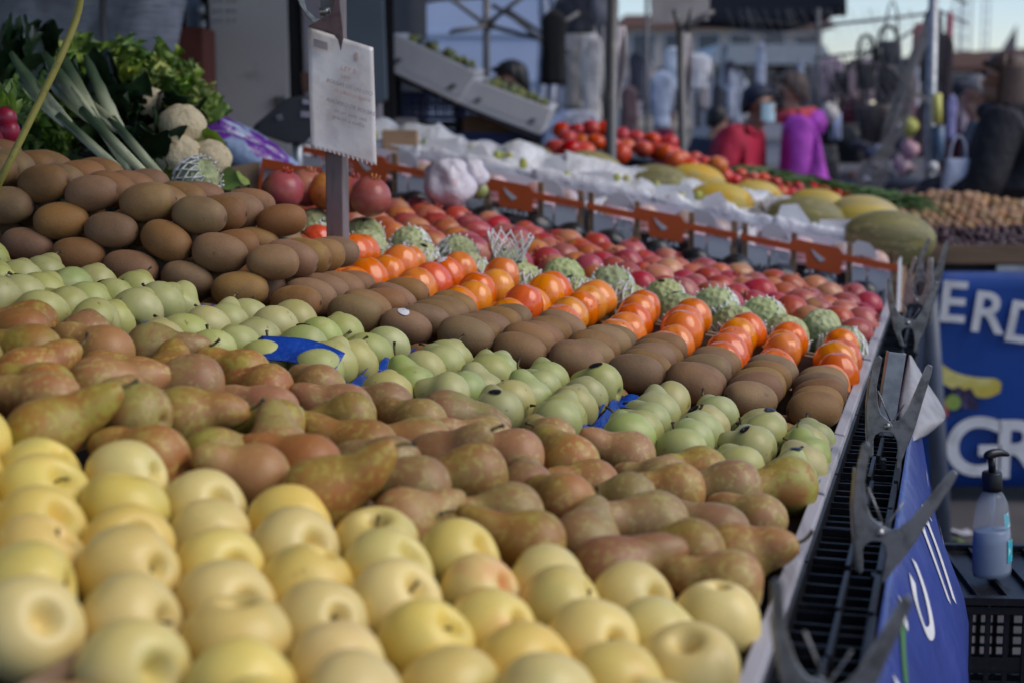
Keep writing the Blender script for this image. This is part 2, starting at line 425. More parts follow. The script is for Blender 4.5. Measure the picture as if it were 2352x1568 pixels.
def pear_mesh(k, long=1.0, rad=.0315, neck=.45):
    rr = random.Random(k + 50)
    P = [(0, 1.62), (.16, 1.61), (.30, 1.53), (neck * .86, 1.30), (neck * 1.08, 1.02), (.66, .70), (.86, .38), (.98, .06), (1.0, -.18), (.93, -.50), (.74, -.78), (.46, -.95), (.24, -.985), (.10, -.90), (0, -.86)]
    P = [(r, z if z < 0 else z * long) for r, z in P]
    prof = catmull(P, 2)
    prof[0] = (0, prof[0][1]); prof[-1] = (0, prof[-1][1])
    prof = [(max(r, 0.002) * rad if 0 < i < len(prof) - 1 else 0, z * rad) for i, (r, z) in enumerate(prof)]
    bend = rr.uniform(-.30, .30); bend2 = rr.uniform(-.2, .2); ph = rr.uniform(0, 6)
    def fn(x, y, z):
        q = max(0, z / rad - .1) ** 2
        a = math.atan2(y, x)
        f = 1 + .025 * math.cos(2 * a + ph) + .014 * math.cos(3 * a + 2 * ph + z * 40) + .012 * math.sin(z * 60 + ph)
        return (x * f + bend * q * rad * .5, y * f + bend2 * q * rad * .5, z)
    me = sm(MB().revolve(prof, 26, fn), 'pear'); 
    top = fn(0, 0, prof[0][1])
    return me, top
def kiwi_mesh(k):
    rr = random.Random(k + 90); n = 18; prof = []
    for i in range(n + 1):
        t = PI * i / n
        r = math.sin(t) ** .84 if 0 < i < n else 0
        z = math.copysign(abs(math.cos(t)) ** .93, math.cos(t))
        z += .03 * math.exp(-(t / .12) ** 2) - .045 * math.exp(-((t - .2) / .1) ** 2) * .5
        prof.append((r * .0270, z * .0382))
    ph = rr.uniform(0, 6); fl = rr.uniform(.90, 1.0); tp = rr.uniform(-.06, .06)
    def fn(x, y, z):
        a = math.atan2(y, x); f = (1 + .02 * math.cos(2 * a + ph) + .012 * math.cos(3 * a)) * (1 + tp * z / .037)
        return (x * f, y * f * fl, z)
    return sm(MB().revolve(prof, 24, fn), 'kiwi')
def pers_mesh(k):
    rr = random.Random(k + 130); n = 18; prof = []
    for i in range(n + 1):
        t = PI * i / n
        r = math.sin(t) ** .9 * (1 - .10 * math.cos(t)) if 0 < i < n else 0
        z = 1.0 * math.cos(t) - .08 * math.exp(-(t / .2) ** 2) + .25 * math.exp(-((PI - t) / .4) ** 2)
        prof.append((r * .0335, z * .034))
    ph = rr.uniform(0, 6); el = rr.uniform(.95, 1.08)
    def fn(x, y, z):
        a = math.atan2(y, x); u = max(0, min(1, (z / .034 + .4)))
        f = 1 - .055 * u * (abs(math.cos(2 * a + ph)) < .16) - .03 * u * max(0, .45 - abs(math.cos(2 * a + ph))) + .012 * math.cos(3 * a + ph)
        return (x * f, y * f, z * el)
    return sm(MB().revolve(prof, 36, fn), 'persimmon')
def round_mesh(name, r, k, zs=.95, lob=.03, n=20, dimple=.15, ns=22):
    rr = random.Random(k + 200); prof = []; m = n
    for i in range(m + 1):
        t = PI * i / m
        prof.append(((math.sin(t) if 0 < i < m else 0) * r, (zs * math.cos(t) - dimple * math.exp(-(t / .35) ** 2)) * r))
    ph = rr.uniform(0, 6)
    def fn(x, y, z):
        a = math.atan2(y, x); f = 1 + lob * math.cos(5 * a + ph) + lob * math.cos(2 * a - ph) + lob * .6 * math.sin(z / r * 4 + ph)
        return (x * f, y * f, z)
    return sm(MB().revolve(prof, ns, fn), name)

APPLES = [apple_mesh(k) for k in range(6)]
PEARS = [pear_mesh(k, .70 + .09 * (k % 3 - 1), .0325, .50) for k in range(7)]
RUSS = [pear_mesh(k + 20, 1.12 + .14 * (k % 3), .0345, .56) for k in range(7)]
KIWIS = [kiwi_mesh(k) for k in range(6)]
PERS = [pers_mesh(k) for k in range(6)]
for l, m_ in ((APPLES, m_apple), (KIWIS, m_kiwi), (PERS, m_pers)):
    for me in l: me.materials.append(m_)
for me, _ in PEARS: me.materials.append(m_pear)
for me, _ in RUSS: me.materials.append(m_russet)
STEM = sm(MB().tube(catmull([(0, 0, -.003), (.0005, 0, .006), (.003, .001, .013), (.007, .002, .019)], 3), [.0016] * 7 + [.0017, .002, .0023], 6), 'stem'); STEM.materials.append(m_stem)
def stick_mesh(rx, ry, crv):
    mb = MB(); n = 18
    mb.v.append((0, 0, .0004))
    for rr_ in (.55, 1):
        for k in range(n):
            a = 2 * PI * k / n; x, y = rx * rr_ * math.cos(a), ry * rr_ * math.sin(a)
            mb.v.append((x, y, .0004 - (x * x + y * y) / (2 * crv)))
    for k in range(n):
        k2 = (k + 1) % n
        mb.f.append((0, 1 + k, 1 + k2)); mb.f.append((1 + k, 1 + n + k, 1 + n + k2, 1 + k2))
    return sm(mb, 'sticker')
STICKB = stick_mesh(.0095, .0062, .030); STICKB.materials.append(m_sticker)
STICKW = stick_mesh(.0105, .0080, .028); STICKW.materials.append(m_stickerw)

CALYX = MB()
for i in range(5):
    a = 2 * PI * i / 5
    CALYX.tube([(0, 0, .001), (.0022 * math.cos(a), .0022 * math.sin(a), -.0015), (.0036 * math.cos(a), .0036 * math.sin(a), -.004)], [.0016, .0012, .0003], 5)
CALYX = sm(CALYX, 'calyx'); CALYX.materials.append(m_stem)
def surf_point(me, d):
    """vertex of the mesh farthest along direction d (local), and a normal there"""
    best = max(me.vertices, key=lambda v: v.co.dot(d))
    return best.co.copy(), best.normal.copy()
def add_sticker(o, me, worlddir, stick):
    q = o.rotation_quaternion; d = (q.inverted() @ V(worlddir)).normalized()
    p, n = surf_point(me, d)
    n = V(n) if V(n).length > .1 else d
    ob('sticker', stick, None, o, p + n * .0006, aim(n))

# ------------------------------------------------------------------ fruit on the display, row by row from the front rail (b = 0)
def rownum(i): return ORD[i]
# golden apples
for r_i in range(7):
    a = .114 - r_i * .069
    off = .038 if r_i % 2 else 0.0
    c_i = 0
    for k in range(22):
        b = .052 + off + k * .0755 + U(-.005, .005)
        aa = a + U(-.008, .008)
        h = .000 + U(-.004, .007)
        p = bench(aa, b, h)
        c_i += 1
        if not seen(p, 170) or (r_i >= 6 and b > .30): continue
        d = V((.85, -.45, .42)) + V((U(-.5, .4), U(-.5, .6), U(-.4, .5)))
        if R() < .22: d = V((U(-.2, .9), U(-.6, .2), 1))
        if R() < .5: d = -d if R() < .6 else V((-d.x, -d.y, d.z))
        o = ob('golden_apple', random.choice(APPLES), None, None, p, aim(d), U(1.03, 1.13))
        ob('calyx', CALYX, None, o, (0, 0, -.0195))
        if R() < .4:
            s = ob('stem', STEM, None, o, (0, 0, .016), None, (.8, .8, .7))
        tag(o, 'yellow apple, %s from the rail in the %s row before the brown pears' % (ORD[c_i], ORD[r_i + 1]), 'apple', 'yellow apples on the stall')
# russet pears: behind the apples, and the few nearest the camera
def russet(aa, b, h, lab):
    p = bench(aa, b, h)
    if not seen(p, 190): return False
    me, top = random.choice(RUSS)
    s = R()
    if s < .66: d = V((-1, U(-.45, .5), U(-.05, .40)))
    elif s < .86: d = V((U(-.7, .3), .9, U(.1, .5)))
    else: d = V((U(.4, .9), U(-.2, .8), U(0, .4)))
    d.normalize()
    sc_ = U(.92, 1.06)
    o = ob('russet_pear', me, None, None, p - d * .010, aim(d), sc_)
    if R() < .6: ob('stem', STEM, None, o, V(top) + V((0, 0, -.001)), None, (1.1, 1.1, U(.6, 1)))
    tag(o, lab, 'pear', 'russet pears on the stall'); return True
for r_i in range(7):
    a = .195 + r_i * .068
    for k in range(18):
        b = .058 + (k + (.5 if r_i % 2 else 0)) * .092 + U(-.012, .012)
        russet(a + U(-.010, .010), b, .000 + U(-.006, .010) + .010 * (r_i < 3), 'russet brown pear, %s from the rail in the %s row behind the yellow apples' % (ORD[k + 1], ORD[r_i + 1]))
for r_i, a in enumerate((-.315, -.385)):
    for k in range(14):
        russet(a + U(-.01, .01), .40 + k * .095 + U(-.01, .01), -.014 + U(-.004, .006), 'russet brown pear nearest the camera, %s from the rail, %s row before the apples' % (ORD[k + 1], ORD[r_i + 1]))
# green pears, four to a blue tray
cnt = 0
for r_i in range(5):
    a = .692 + r_i * .0625
    c_i = 0
    for k in range(24):
        b = .042 + k * .0675 + (k // 4) * .026 + U(-.003, .003)
        if b > 1.62: break
        c_i += 1
        p = bench(a + U(-.004, .004), b, .0 + U(-.003, .005))
        if not seen(p, 120): continue
        me, top = random.choice(PEARS)
        s = R()
        if s < .74: d = V((U(-.55, .25), .8, U(.25, .65)))
        elif s < .84: d = V((U(-.5, .5), U(.2, .7), .8))
        else: d = V((-1, U(-.1, .7), U(.05, .40)))
        d.normalize()
        o = ob('green_pear', me, None, None, p - d * .003, aim(d), U(1.0, 1.10))
        if R() < .75: ob('stem', STEM, None, o, V(top) + V((0, 0, -.0012)), None, (U(.85, 1.1),) * 2 + (U(.6, 1.05),))
        if R() < .15: add_sticker(o, me, (U(-.5, .3), U(-.35, .5), 1), STICKB)
        tag(o, 'green pear, %s from the rail in the %s row behind the brown pears' % (ORD[c_i], ORD[r_i + 1]), 'pear', 'green pears on the stall')
# kiwis, two layers near the rail and a tall heap farther back
LAYN = ['bottom', 'second', 'third', 'fourth', 'fifth', 'top']
for lay in range(4):
    for r_i in range(6):
        a = 1.020 + lay * .023 + r_i * .056
        if lay == 0: a = 1.008 + r_i * .052
        if a > 1.30: continue
        if lay == 0 and r_i > 1: continue
        for k in range(18):
            b = .052 + (k + (.5 if lay % 2 == 0 else 0)) * .0835 + U(-.005, .005)
            if lay == 0: b += -.0
            top_ok = 1 if b < .80 else (2 if b < .89 else 3)
            if lay > top_ok: continue
            if b > 1.42: continue
            if lay == 1 and r_i > 2 and b > .95 : continue
            if lay == 2 and r_i > 1 and b > 1.05: continue
            p = bench(a + U(-.005, .005), b, -.034 + lay * .047 + U(-.003, .003))
            if not seen(p, 120): continue
            d = V((-1, U(-.35, .30), U(-.14, .34)))
            if R() < .24: d = V((-1, U(-.7, .7), U(0, .5)))
            if R() < .5: d = -d
            me = random.choice(KIWIS)
            o = ob('kiwi', me, None, None, p, aim(d), U(1.03, 1.13))
            if lay == 1 and r_i == 0 and k == 7: add_sticker(o, me, (.1, -.35, 1), STICKW)
            tag(o, 'kiwi in the %s layer, %s from the rail, %s row behind the green pears' % (LAYN[lay], ORD[k + 1], ORD[r_i + 1]), 'kiwi', 'brown kiwis on the stall')
# persimmons
for r_i in range(5):
    a = 1.352 + r_i * .067
    for k in range(14):
        b = .050 + k * .087 + U(-.009, .009)
        if b > 1.06: break
        p = bench(a + U(-.009, .009), b, -.001 + r_i * .004 + U(-.007, .008))
        if not seen(p, 100): continue
        d = V((U(-.45, .45), U(-.65, .3), 1))
        me = random.choice(PERS)
        o = ob('persimmon', me, None, None, p, aim(d), U(.95, 1.15))
        if (r_i, k) in ((0, 10), (3, 8), (1, 11)): add_sticker(o, me, (-.1, -.5, .9), STICKW)
        tag(o, 'orange persimmon, %s from the rail in the %s row behind the kiwis' % (ORD[k + 1], ORD[r_i + 1]), 'persimmon', 'persimmons on the stall')
# cherimoyas in foam nets
def net_mesh(k, r0=.047, h0=-.030, h1=.018, nseg=15, rows=4, flare=.0, rod=.0022):
    rr = random.Random(k); mb = MB(); ring = []
    for j in range(rows + 1):
        t = j / rows; z = h0 + (h1 - h0) * t
        rad = math.sqrt(max(1e-5, 1 - (z / .052) ** 2)) * r0 * 1.03 if not flare else r0 * (.55 + flare * t)
        ring.append([V((rad * math.cos(2 * PI * (i + .5 * (j % 2)) / nseg), rad * math.sin(2 * PI * (i + .5 * (j % 2)) / nseg), z + rr.uniform(-.002, .002))) for i in range(nseg)])
    for j in range(rows):
        for i in range(nseg):
            for q in ((i, (i + 1) % nseg) if j % 2 else (i, (i - 1) % nseg)):
                mb.tube([ring[j][i], ring[j + 1][q]], rod, 4, False)
    for i in range(nseg):       # loose tips
        p = ring[rows][i]; o = V((p.x, p.y, 0)).normalized()
        mb.tube([p, p + o * rr.uniform(.0, .006) + V((0, 0, rr.uniform(.002, .006)))], rod, 4)
    return sm(mb, 'foam_net')
NETS = [net_mesh(k, h1=.012 + .012 * k) for k in range(3)]
for me in NETS: me.materials.append(m_net)
CHER = [round_mesh('cherimoya', .046, k, 1.02, .045, 20, .08, 26) for k in range(4)]
for me in CHER: me.materials.append(m_cherim)
for r_i in range(2):
    for k in range(11):
        b = .058 + k * .099 + (.05 if r_i else 0) + U(-.006, .006)
        p = bench(1.725 + r_i * .1 + U(-.008, .008), b, .000 + r_i * .010)
        if not seen(p, 80): continue
        o = ob('cherimoya', random.choice(CHER), None, None, p, aim((U(-.4, .5), U(-.6, .3), 1)), U(.82, .98))
        netted = R() < .8
        if netted: ob('foam_net', random.choice(NETS), None, o, (0, 0, -.004), Quaternion((1, 0, 0), U(-.3, .3)))
        if R() < .6: add_sticker(o, o.data, (U(-.3, .4), U(-.7, 0), 1), STICKB)
        tag(o, '%s green cherimoya, %s from the rail in the %s row behind the persimmons' % ('white netted' if netted else 'bare', ORD[k + 1], ORD[r_i + 1]), 'cherimoya', 'cherimoyas on the stall')
nm_ = net_mesh(77, .038, 0, .062, 14, 5, .62, .0018)
o = ob('foam_net_sleeve', nm_, m_net, None, at(1165, 612, 3.02), (0.12, .1, 0), 1.0)
tag(o, 'empty white foam net sleeve standing upright among the cherimoyas', 'foam net')
# pomegranates
CROWN = MB()
for i in range(6):
    a = 2 * PI * i / 6
    ca, sa = math.cos(a), math.sin(a)
    def pt(rad, tng, z): return (rad * ca - tng * sa, rad * sa + tng * ca, z)
    CROWN.quadbox([pt(.006, -.0034, 0), pt(.0075, -.0034, 0), pt(.0075, .0034, 0), pt(.006, .0034, 0), pt(.0085, -.0012, .009), pt(.0095, -.0012, .009), pt(.0095, .0012, .009), pt(.0085, .0012, .009)])
CROWN = sm(CROWN, 'crown'); CROWN.materials.append(m_pomeg)
POMS = [round_mesh('pomegranate', .040, k + 7, .93, .025, 18, .05, 22) for k in range(4)]
for me in POMS: me.materials.append(m_pomeg)
for r_i in range(8):
    a = 1.985 + r_i * .078
    for k in range(15):
        b = .05 + k * .086 + (.043 if r_i % 2 else 0) + U(-.006, .006)
        p = bench(a + U(-.008, .008), b, -.008 + U(-.006, .008) - r_i * .001)
        if not seen(p, 60) or b > 1.25: continue
        d = V((U(-1, 1), U(-.4, 1), U(.1, 1)))
        o = ob('pomegranate', random.choice(POMS), None, None, p, aim(d), U(.92, 1.06))
        ob('crown', CROWN, None, o, (0, 0, .034))
        tag(o, 'red pomegranate, %s from the rail in the %s row behind the cherimoyas' % (ORD[k + 1], ORD[r_i + 1]), 'pomegranate', 'pomegranates on the stall')
for i, (x, y, Y, lab) in enumerate(((650, 437, 3.05, 'large orange pomegranate with a scarred top left of the sign post'), (704, 432, 3.12, 'smooth orange pomegranate close to the sign post on its left'),
        (752, 440, 3.1, 'dark red pomegranate half hidden behind the sign post'), (850, 452, 3.06, 'large yellow and red pomegranate right of the sign post'), (806, 446, 3.14, 'red pomegranate tucked between the post and the yellow pomegranate'))):
    o = ob('pomegranate', POMS[i % 4], None, None, at(x, y, Y), aim((.3, -.2, 1)), 1.0 + .05 * (i in (0, 3)))
    ob('crown', CROWN, None, o, (0, 0, .034))
    tag(o, lab, 'pomegranate', 'pomegranates on the stall')
# blue plastic tray film under the green pears, one sheet to a tray
for i in range(6):
    b0 = .010 + i * .296; b1 = b0 + .294
    def fn(u, v, b0=b0, b1=b1, i=i):
        a = .655 + .322 * u; b = b0 + (b1 - b0) * v
        lip = max(0, abs(u - .5) * 2 - .90) / .10; lip2 = max(0, abs(v - .5) * 2 - .90) / .10
        wv = .006 * math.sin(u * 23 + i) * math.sin(v * 31 + i * 2)
        return bench(a, b, -.026 + wv + max(.020 * lip * (.75 + .25 * math.sin(v * 9 + i * 2)), .026 * lip2 * (.8 + .2 * math.sin(u * 11 + i))))
    o = ob('tray_liner', sm(MB().grid(24, 34, fn), 'tray_liner'), m_blueliner)
    solid(o, .0008)
    tag(o, 'crinkled blue plastic tray film under the green pears, %s from the rail' % ORD[i + 1], 'tray liner', 'blue tray films under the pears')
o = ob('torn_liner', sm(MB().grid(14, 8, lambda u, v: bench(.655 + .045 * v + .006 * math.sin(u * 5), .60 + .105 * u, .010 + .006 * math.sin(u * 3.1) + .022 * v)), 'torn_liner'), m_blueliner)
solid(o, .0008); tag(o, 'loose flap of bright blue film between brown and green pears', 'film')
# ------------------------------------------------------------------ black plastic crates along the rail
def black_rail_crate(a0, a1, label):
    r = empty('plastic_crate', rail(a0, .03, -.2)); L0 = r.location
    fn = lambda a, w_, h: rail(a, w_, h) - L0
    ln = a1 - a0
    W0, W1, W2 = .006, .046, .076
    ob('inner_wall', MB().box(a0, a1, -.0, .004, -.24, -.012, fn), m_blackpl, r)
    ob('outer_wall', MB().box(a0, a1, W2 - .004, W2, -.24, -.022, fn), m_blackpl, r)
    ob('floor', MB().box(a0, a1, .0045, W2 - .0045, -.10, -.095, fn), m_blackpl, r)
    for nm, w0, w1, h in (('rim_bar', W1 - .002, W1 + .0025, -.016), ('rim_bar', W2 - .0035, W2 + .002, -.0185)):
        for q in range(3):
            s0 = a0 + ln * (q / 3) + .004; s1 = a0 + ln * ((q + 1) / 3) - .006
            dw = U(-.003, .003)
            ob(nm, MB().box(s0, s1, w0 + dw, w1 + dw, h - .014, h + U(0, .002), fn), m_blackpl, r)
    n = int(ln / .029)
    for i in range(n):
        a = a0 + .01 + i * ln / n
        sk = U(-.004, .004)
        f2 = lambda x, w_, h, a=a, sk=sk: rail(a + x + sk * w_ / .07, w_, h) - L0
        ob('rib', MB().box(-.0014, .0014, .0047, W2 - .004, -.060, -.026 - .004 * R(), f2), m_blackpl, r)
        if i % 4 == 1: ob('rib', MB().box(.008, .0095, .0047, W1, -.035, -.022, f2), m_blackpl, r)
    tag(r, label, 'crate', 'black crates along the rail')
for i, (a0, a1, lb) in enumerate(((-.42, -.02, 'black ribbed plastic crate beside the yellow apples, under the nearest clamp'), (-.012, .388, 'black ribbed plastic crate along the rail beside apples and brown pears'),
        (.396, .796, 'black ribbed plastic crate along the rail beside the brown pears'), (.804, 1.204, 'black ribbed plastic crate along the rail beside green pears and kiwis'), (1.212, 1.612, 'black ribbed plastic crate along the rail beside the persimmons'),
        (1.62, 2.02, 'black ribbed plastic crate along the rail beside the cherimoyas'), (2.028, 2.6, 'black ribbed plastic crate along the rail beside the pomegranates'))):
    black_rail_crate(a0, a1, lb)

# ------------------------------------------------------------------ blue banner hanging along the rail, grey flap turned over at its far corner
def tarp_pt(a, t):
    """t 0 at the top edge to 1 at the ground"""
    wm = .165 if a < 1.0 else .165 - .10 * min(1, (a - 1.0) / .75)
    d = t * .92
    w_ = .082 + (wm - .082) * min(1, d / .17) ** .8 + .010 * math.sin(a * 9 + 1) * min(1, d / .2) + .006 * math.sin(a * 23) * min(1, d / .3)
    return rail(a, w_, -.030 - d)
T0 = rail(.5, .1, -.95)
o = ob('tarp_banner', sm(MB().grid(44, 26, lambda u, v: tarp_pt(-.75 + 2.55 * u, v ** 1.5) - T0), 'tarp_banner'), m_tarp, None, T0)
solid(o, .001)
tag(o, 'shiny blue vinyl banner hanging over the aisle side of the fruit stall', 'banner')
def stroke(pts, wd, parent, base, name='lettering', mat=m_letter):
    """white painted stroke lying on the banner: pts in (a, t)"""
    mb = MB(); pts = catmull(pts, 5); L_, R_ = [], []
    for i, (a, t) in enumerate(pts):
        a1, t1 = pts[min(i + 1, len(pts) - 1)]; a0, t0 = pts[max(0, i - 1)]
        da, dt = a1 - a0, (t1 - t0) * .92; l = math.hypot(da, dt) or 1
        na, nt_ = -dt / l, da / l
        L_.append((a + na * wd, t + nt_ * wd / .92)); R_.append((a - na * wd, t - nt_ * wd / .92))
    k = len(pts)
    for a, t in L_ + R_:
        mb.v.append(tuple(tarp_pt(a, max(t, .002)) + NR * .0016 + V((0, 0, .0012)) - base))
    for i in range(k - 1): mb.f.append((i, i + 1, k + i + 1, k + i))
    q = ob(name, sm(mb, name), mat, parent); return q
# stylised letter strokes as they show on the strongly foreshortened banner
stroke([(.84, .050), (.82, .040), (.79, .045), (.76, .075), (.72, .125)], .008, o, T0)
stroke([(.90, .060), (.88, .047), (.85, .052), (.82, .085), (.77, .14)], .008, o, T0)
stroke([(1.20, .10), (1.13, .16), (1.05, .22)], .007, o, T0)
stroke([(1.32, .10), (1.25, .13), (1.14, .16)], .006, o, T0)
stroke([(1.04, .25), (1.0, .29), (.95, .325)], .007, o, T0)
stroke([(.60, .035), (.575, .065), (.53, .095), (.49, .085), (.50, .055), (.54, .038)], .007, o, T0)
stroke([(.41, .022), (.385, .032), (.36, .034)], .006, o, T0)
stroke([(.19, .030), (.165, .040), (.13, .038)], .008, o, T0)
stroke([(.36, .03), (.30, .034), (.22, .046)], .005, o, T0, 'leaf_print', M('green print', (.05, .16, .05), .5))
# turned-over corner
cB = at(2100, 920, 2.3)
fl_l = catmull([(2088, 815), (2074, 880), (2064, 950), (2070, 1024)], 6); fl_r = catmull([(2092, 816), (2130, 880), (2160, 926), (2170, 962), (2128, 1000)], 4)
def flap_fn(u, v):
    a_ = fl_l[int(round(v * (len(fl_l) - 1)))]; b_ = fl_r[int(round(v * (len(fl_r) - 1)))]
    x, y = a_[0] + (b_[0] - a_[0]) * u, a_[1] + (b_[1] - a_[1]) * u
    return at(x, y, 2.30 + .10 * u - .05 * math.sin(PI * u) + .25 * (1 - v)) - cB
o = ob('banner_flap', sm(MB().grid(12, 18, flap_fn), 'banner_flap'), m_tarpback, None, cB)
solid(o, .001); tag(o, 'grey back of the banner corner folded over below the middle clamp', 'banner flap')

# ------------------------------------------------------------------ spring clamps
def clamp(loc, sx, rotz, label, left=0.0, right=0.0, roll=0.0):
    """plane of the clamp faces the camera: u to the right, v up"""
    r = empty('spring_clamp', loc, (0, roll, rotz))
    LEFT = [(-.0195, .100), (-.0145, .103), (-.010, .098), (-.0165, .057), (-.0135, .030), (-.009, .018), (.003, .007), (.008, .001), (.007, -.006), (.002, -.0095), (-.010, -.0095), (-.0165, -.014), (-.0185, -.020), (-.0178, -.043), (-.021, -.0475), (-.0245, -.043), (-.0275, -.010), (-.0290, .030), (-.0255, .070)]
    RIGHT = [(.051, .088), (.055, .091), (.0595, .087), (.0585, .078), (.0465, .032), (.0385, -.002), (.0295, -.029), (.0190, -.063), (.0165, -.0665), (.0148, -.060), (.0165, -.040), (.0147, -.023), (.0105, -.014), (.004, -.0095), (-.004, -.0085), (-.008, -.002), (-.006, .005), (.0, .008), (.010, .0065), (.018, .010), (.028, .026)]
    def plate(poly, rot_, d0, d1, name, edge):
        ca, sa = math.cos(rot_), math.sin(rot_)
        poly = [(u * ca + v * sa, -u * sa + v * ca) for u, v in poly]
        p = ob(name, MB().prism(poly if name else poly, d0, d1, lambda u, v, d: (u * sx, d, v * sx)), m_steel, r)
        bevel(p, .0010, 2)
        fl = MB()
        for k in range(edge[0], edge[1]):
            a_, b_ = V((poly[k][0] * sx, 0, poly[k][1] * sx)), V((poly[k + 1][0] * sx, 0, poly[k + 1][1] * sx))
            dd = (b_ - a_).normalized(); nn = V((-dd.z, 0, dd.x)) * .0013
            fl.quadbox([a_ + V((0, d1, 0)), a_ + nn + V((0, d1, 0)), a_ + nn + V((0, d1 + .014, 0)), a_ + V((0, d1 + .014, 0)), b_ + V((0, d1, 0)), b_ + nn + V((0, d1, 0)), b_ + nn + V((0, d1 + .014, 0)), b_ + V((0, d1 + .014, 0))])
        ob('flange', fl, m_steel, p)
        return p
    plate(LEFT, left, -.0042, -.0020, 'jaw_handle', (15, 18))
    plate(RIGHT, right, -.0015, .0008, 'jaw_handle', (2, 6))
    piv = MB().tube([(0, -.0062, 0), (0, .018, 0)], [.0048 * sx] * 2, 14); ob('pivot', sm(piv), m_steel, r)
    hel = []
    for i in range(49):
        t = i / 12 * 2 * PI
        hel.append((.0078 * sx * math.cos(t), .002 + .0032 * i / 12, .0078 * sx * math.sin(t)))
    hel = [(-.014 * sx, .002, .050 * sx)] + hel + [(.026 * sx, .015, .030 * sx)]
    ob('spring', sm(MB().tube(hel, .0011, 6)), m_steel, r)
    ob('jaw_pad', MB().box(-.006 * sx, .001 * sx, -.002, .013, -.066 * sx, -.050 * sx), m_blackpl, r)
    tag(r, label, 'clamp', 'metal spring clamps along the rail')
    return r
EA = -math.atan2(E.x, E.y)
clamp(at(1885, 1588, 1.115), .915, EA * .3, 'large steel spring clamp nearest the camera at the bottom edge', -.24, .12)
clamp(at(2020, 1221, 1.555), .93, EA * .4, 'steel spring clamp beside the green pears, its right handle splayed wide', -.03, .27)
clamp(at(2037, 977, 2.02), .915, EA * .5, 'steel spring clamp beside the kiwis, over the grey banner flap', 0, 0)
clamp(at(2084, 742, 3.02), .915, EA * .6, 'upright steel spring clamp beside the pomegranates', -.27, -.0)
clamp(at(2126, 640, 3.65), .93, EA, 'steel spring clamp beside the end of the orange cartons, leaning right', .2, -.1)
clamp(at(2104, 690, 3.35), .92, EA * 1.6, 'dull spring clamp squeezed between two others past the pomegranates', .1, -.3)
# short channel of galvanised steel clipped beside the kiwi clamp
cpos = at(2046, 905, 2.26)
chn = ob('steel_channel', MB().box(-.013, .013, -.001, .001, -.062, .062).box(-.013, -.011, .001, .014, -.062, .062).box(.011, .013, .001, .014, -.062, .062), m_galv, None, cpos, (0, .12, 0))
bevel(chn, .0006); tag(chn, 'short bright steel channel standing beside the kiwi clamp', 'bracket')

# ------------------------------------------------------------------ aisle side: sanitiser bottle on stacked black crates
def box_crate(loc, wx, wy, h, mat, label, rotz=0, slots=True, cat='crate', group=None, name='plastic_crate'):
    r = empty(name, loc, (0, 0, rotz)); t = .006
    ob('floor', MB().box(-wx / 2 + .006, wx / 2 - .006, -wy / 2 + .006, wy / 2 - .006, .002, .008), mat, r)
    for sx, sy in ((0, -1), (0, 1), (-1, 0), (1, 0)):
        if sy:
            y0 = sy * wy / 2 - (t if sy > 0 else 0); L_ = wx
            def bxx(x0, x1, z0, z1, d=0, nm='wall_bar', y0=y0, sy=sy):
                q = MB().box(x0, x1, y0 - (d if sy < 0 else 0), y0 + t + (d if sy > 0 else 0), z0, z1); return ob(nm, q, mat, r)
        else:
            x0_ = sx * wx / 2 - (t if sx > 0 else 0); L_ = wy - .014
            def bxx(x0, x1, z0, z1, d=0, nm='wall_bar', x0_=x0_, sx=sx):
                q = MB().box(x0_ - (d if sx < 0 else 0), x0_ + t + (d if sx > 0 else 0), x0, x1, z0, z1); return ob(nm, q, mat, r)
        bxx(-L_ / 2, L_ / 2, h - .028, h - .016, .006, 'rim')
        bxx(-L_ / 2, L_ / 2, h - .012, h, .010, 'rim')
        bxx(-L_ / 2, L_ / 2, h * .52, h * .60)
        bxx(-L_ / 2, L_ / 2, .0, .018, .002)
        n = max(4, int(L_ / .03))
        for i in range(n + 1):
            x = -L_ / 2 + i * (L_ - .008) / n
            bxx(x, x + .008, .0185, h - .0285, .002 if i % 3 == 0 else -.001)
            if i % 2 == 0: bxx(x, x + .004, h - .0158, h - .0122, .009, 'rim_rib')
        for k in range(6):
            z = .03 + k * (h * .46) / 6
            bxx(-L_ / 2 + .009, L_ / 2 - .009, z, z + .006, -.002)
    tag(r, label, cat, group); return r
bc = at(2278, 1316, 2.56)
r = box_crate((bc.x + .058, bc.y + .03, bc.z - .262), .42, .31, .26, m_blackpl, 'black slotted plastic crate carrying the sanitiser bottle', -.06)
lid = MB().box(-.205, .205, -.15, .15, .2445, .2475)
ob('lid', lid, m_blackpl, r)
for i in range(9): ob('lid_rib', MB().box(-.2 + i * .048, -.194 + i * .048, -.148, .148, .248, .2565), m_blackpl, r)
box_crate((bc.x + .058, bc.y + .03, bc.z - .53), .42, .31, .26, m_blackpl, 'black slotted plastic crate standing below the bottle crate', -.06)
box_crate((bc.x + .058, bc.y + .03, .004), .42, .31, bc.z - .54, m_blackpl, 'black plastic crate on the ground, lowest of the bottle stack', -.06)
bt = empty('sanitiser_bottle', bc + V((0, 0, -.0055)), (0, -.05, .35))
m_clear = M('clear bottle plastic', (.62, .66, .72), .08, alpha=.22, spec=.8)
m_liq = M('blue sanitiser gel', (.19, .26, .38), .2, alpha=.9)
BP = [(0, .001), (.022, .0), (.033, .003), (.0345, .012), (.034, .06), (.0315, .10), (.0275, .128), (.020, .143), (.0155, .1475), (.015, .155), (0, .1551)]
sq = lambda x, y, z: (x * 1.05, y * .72, z)
ob('body', sm(MB().revolve([(r_, z) for r_, z in reversed(BP)], 28, sq)), m_clear, bt)
LP = [(0, .083), (.029, .0829), (.0308, .082), (.0325, .06), (.033, .012), (.0315, .005), (.02, .003), (0, .003)]
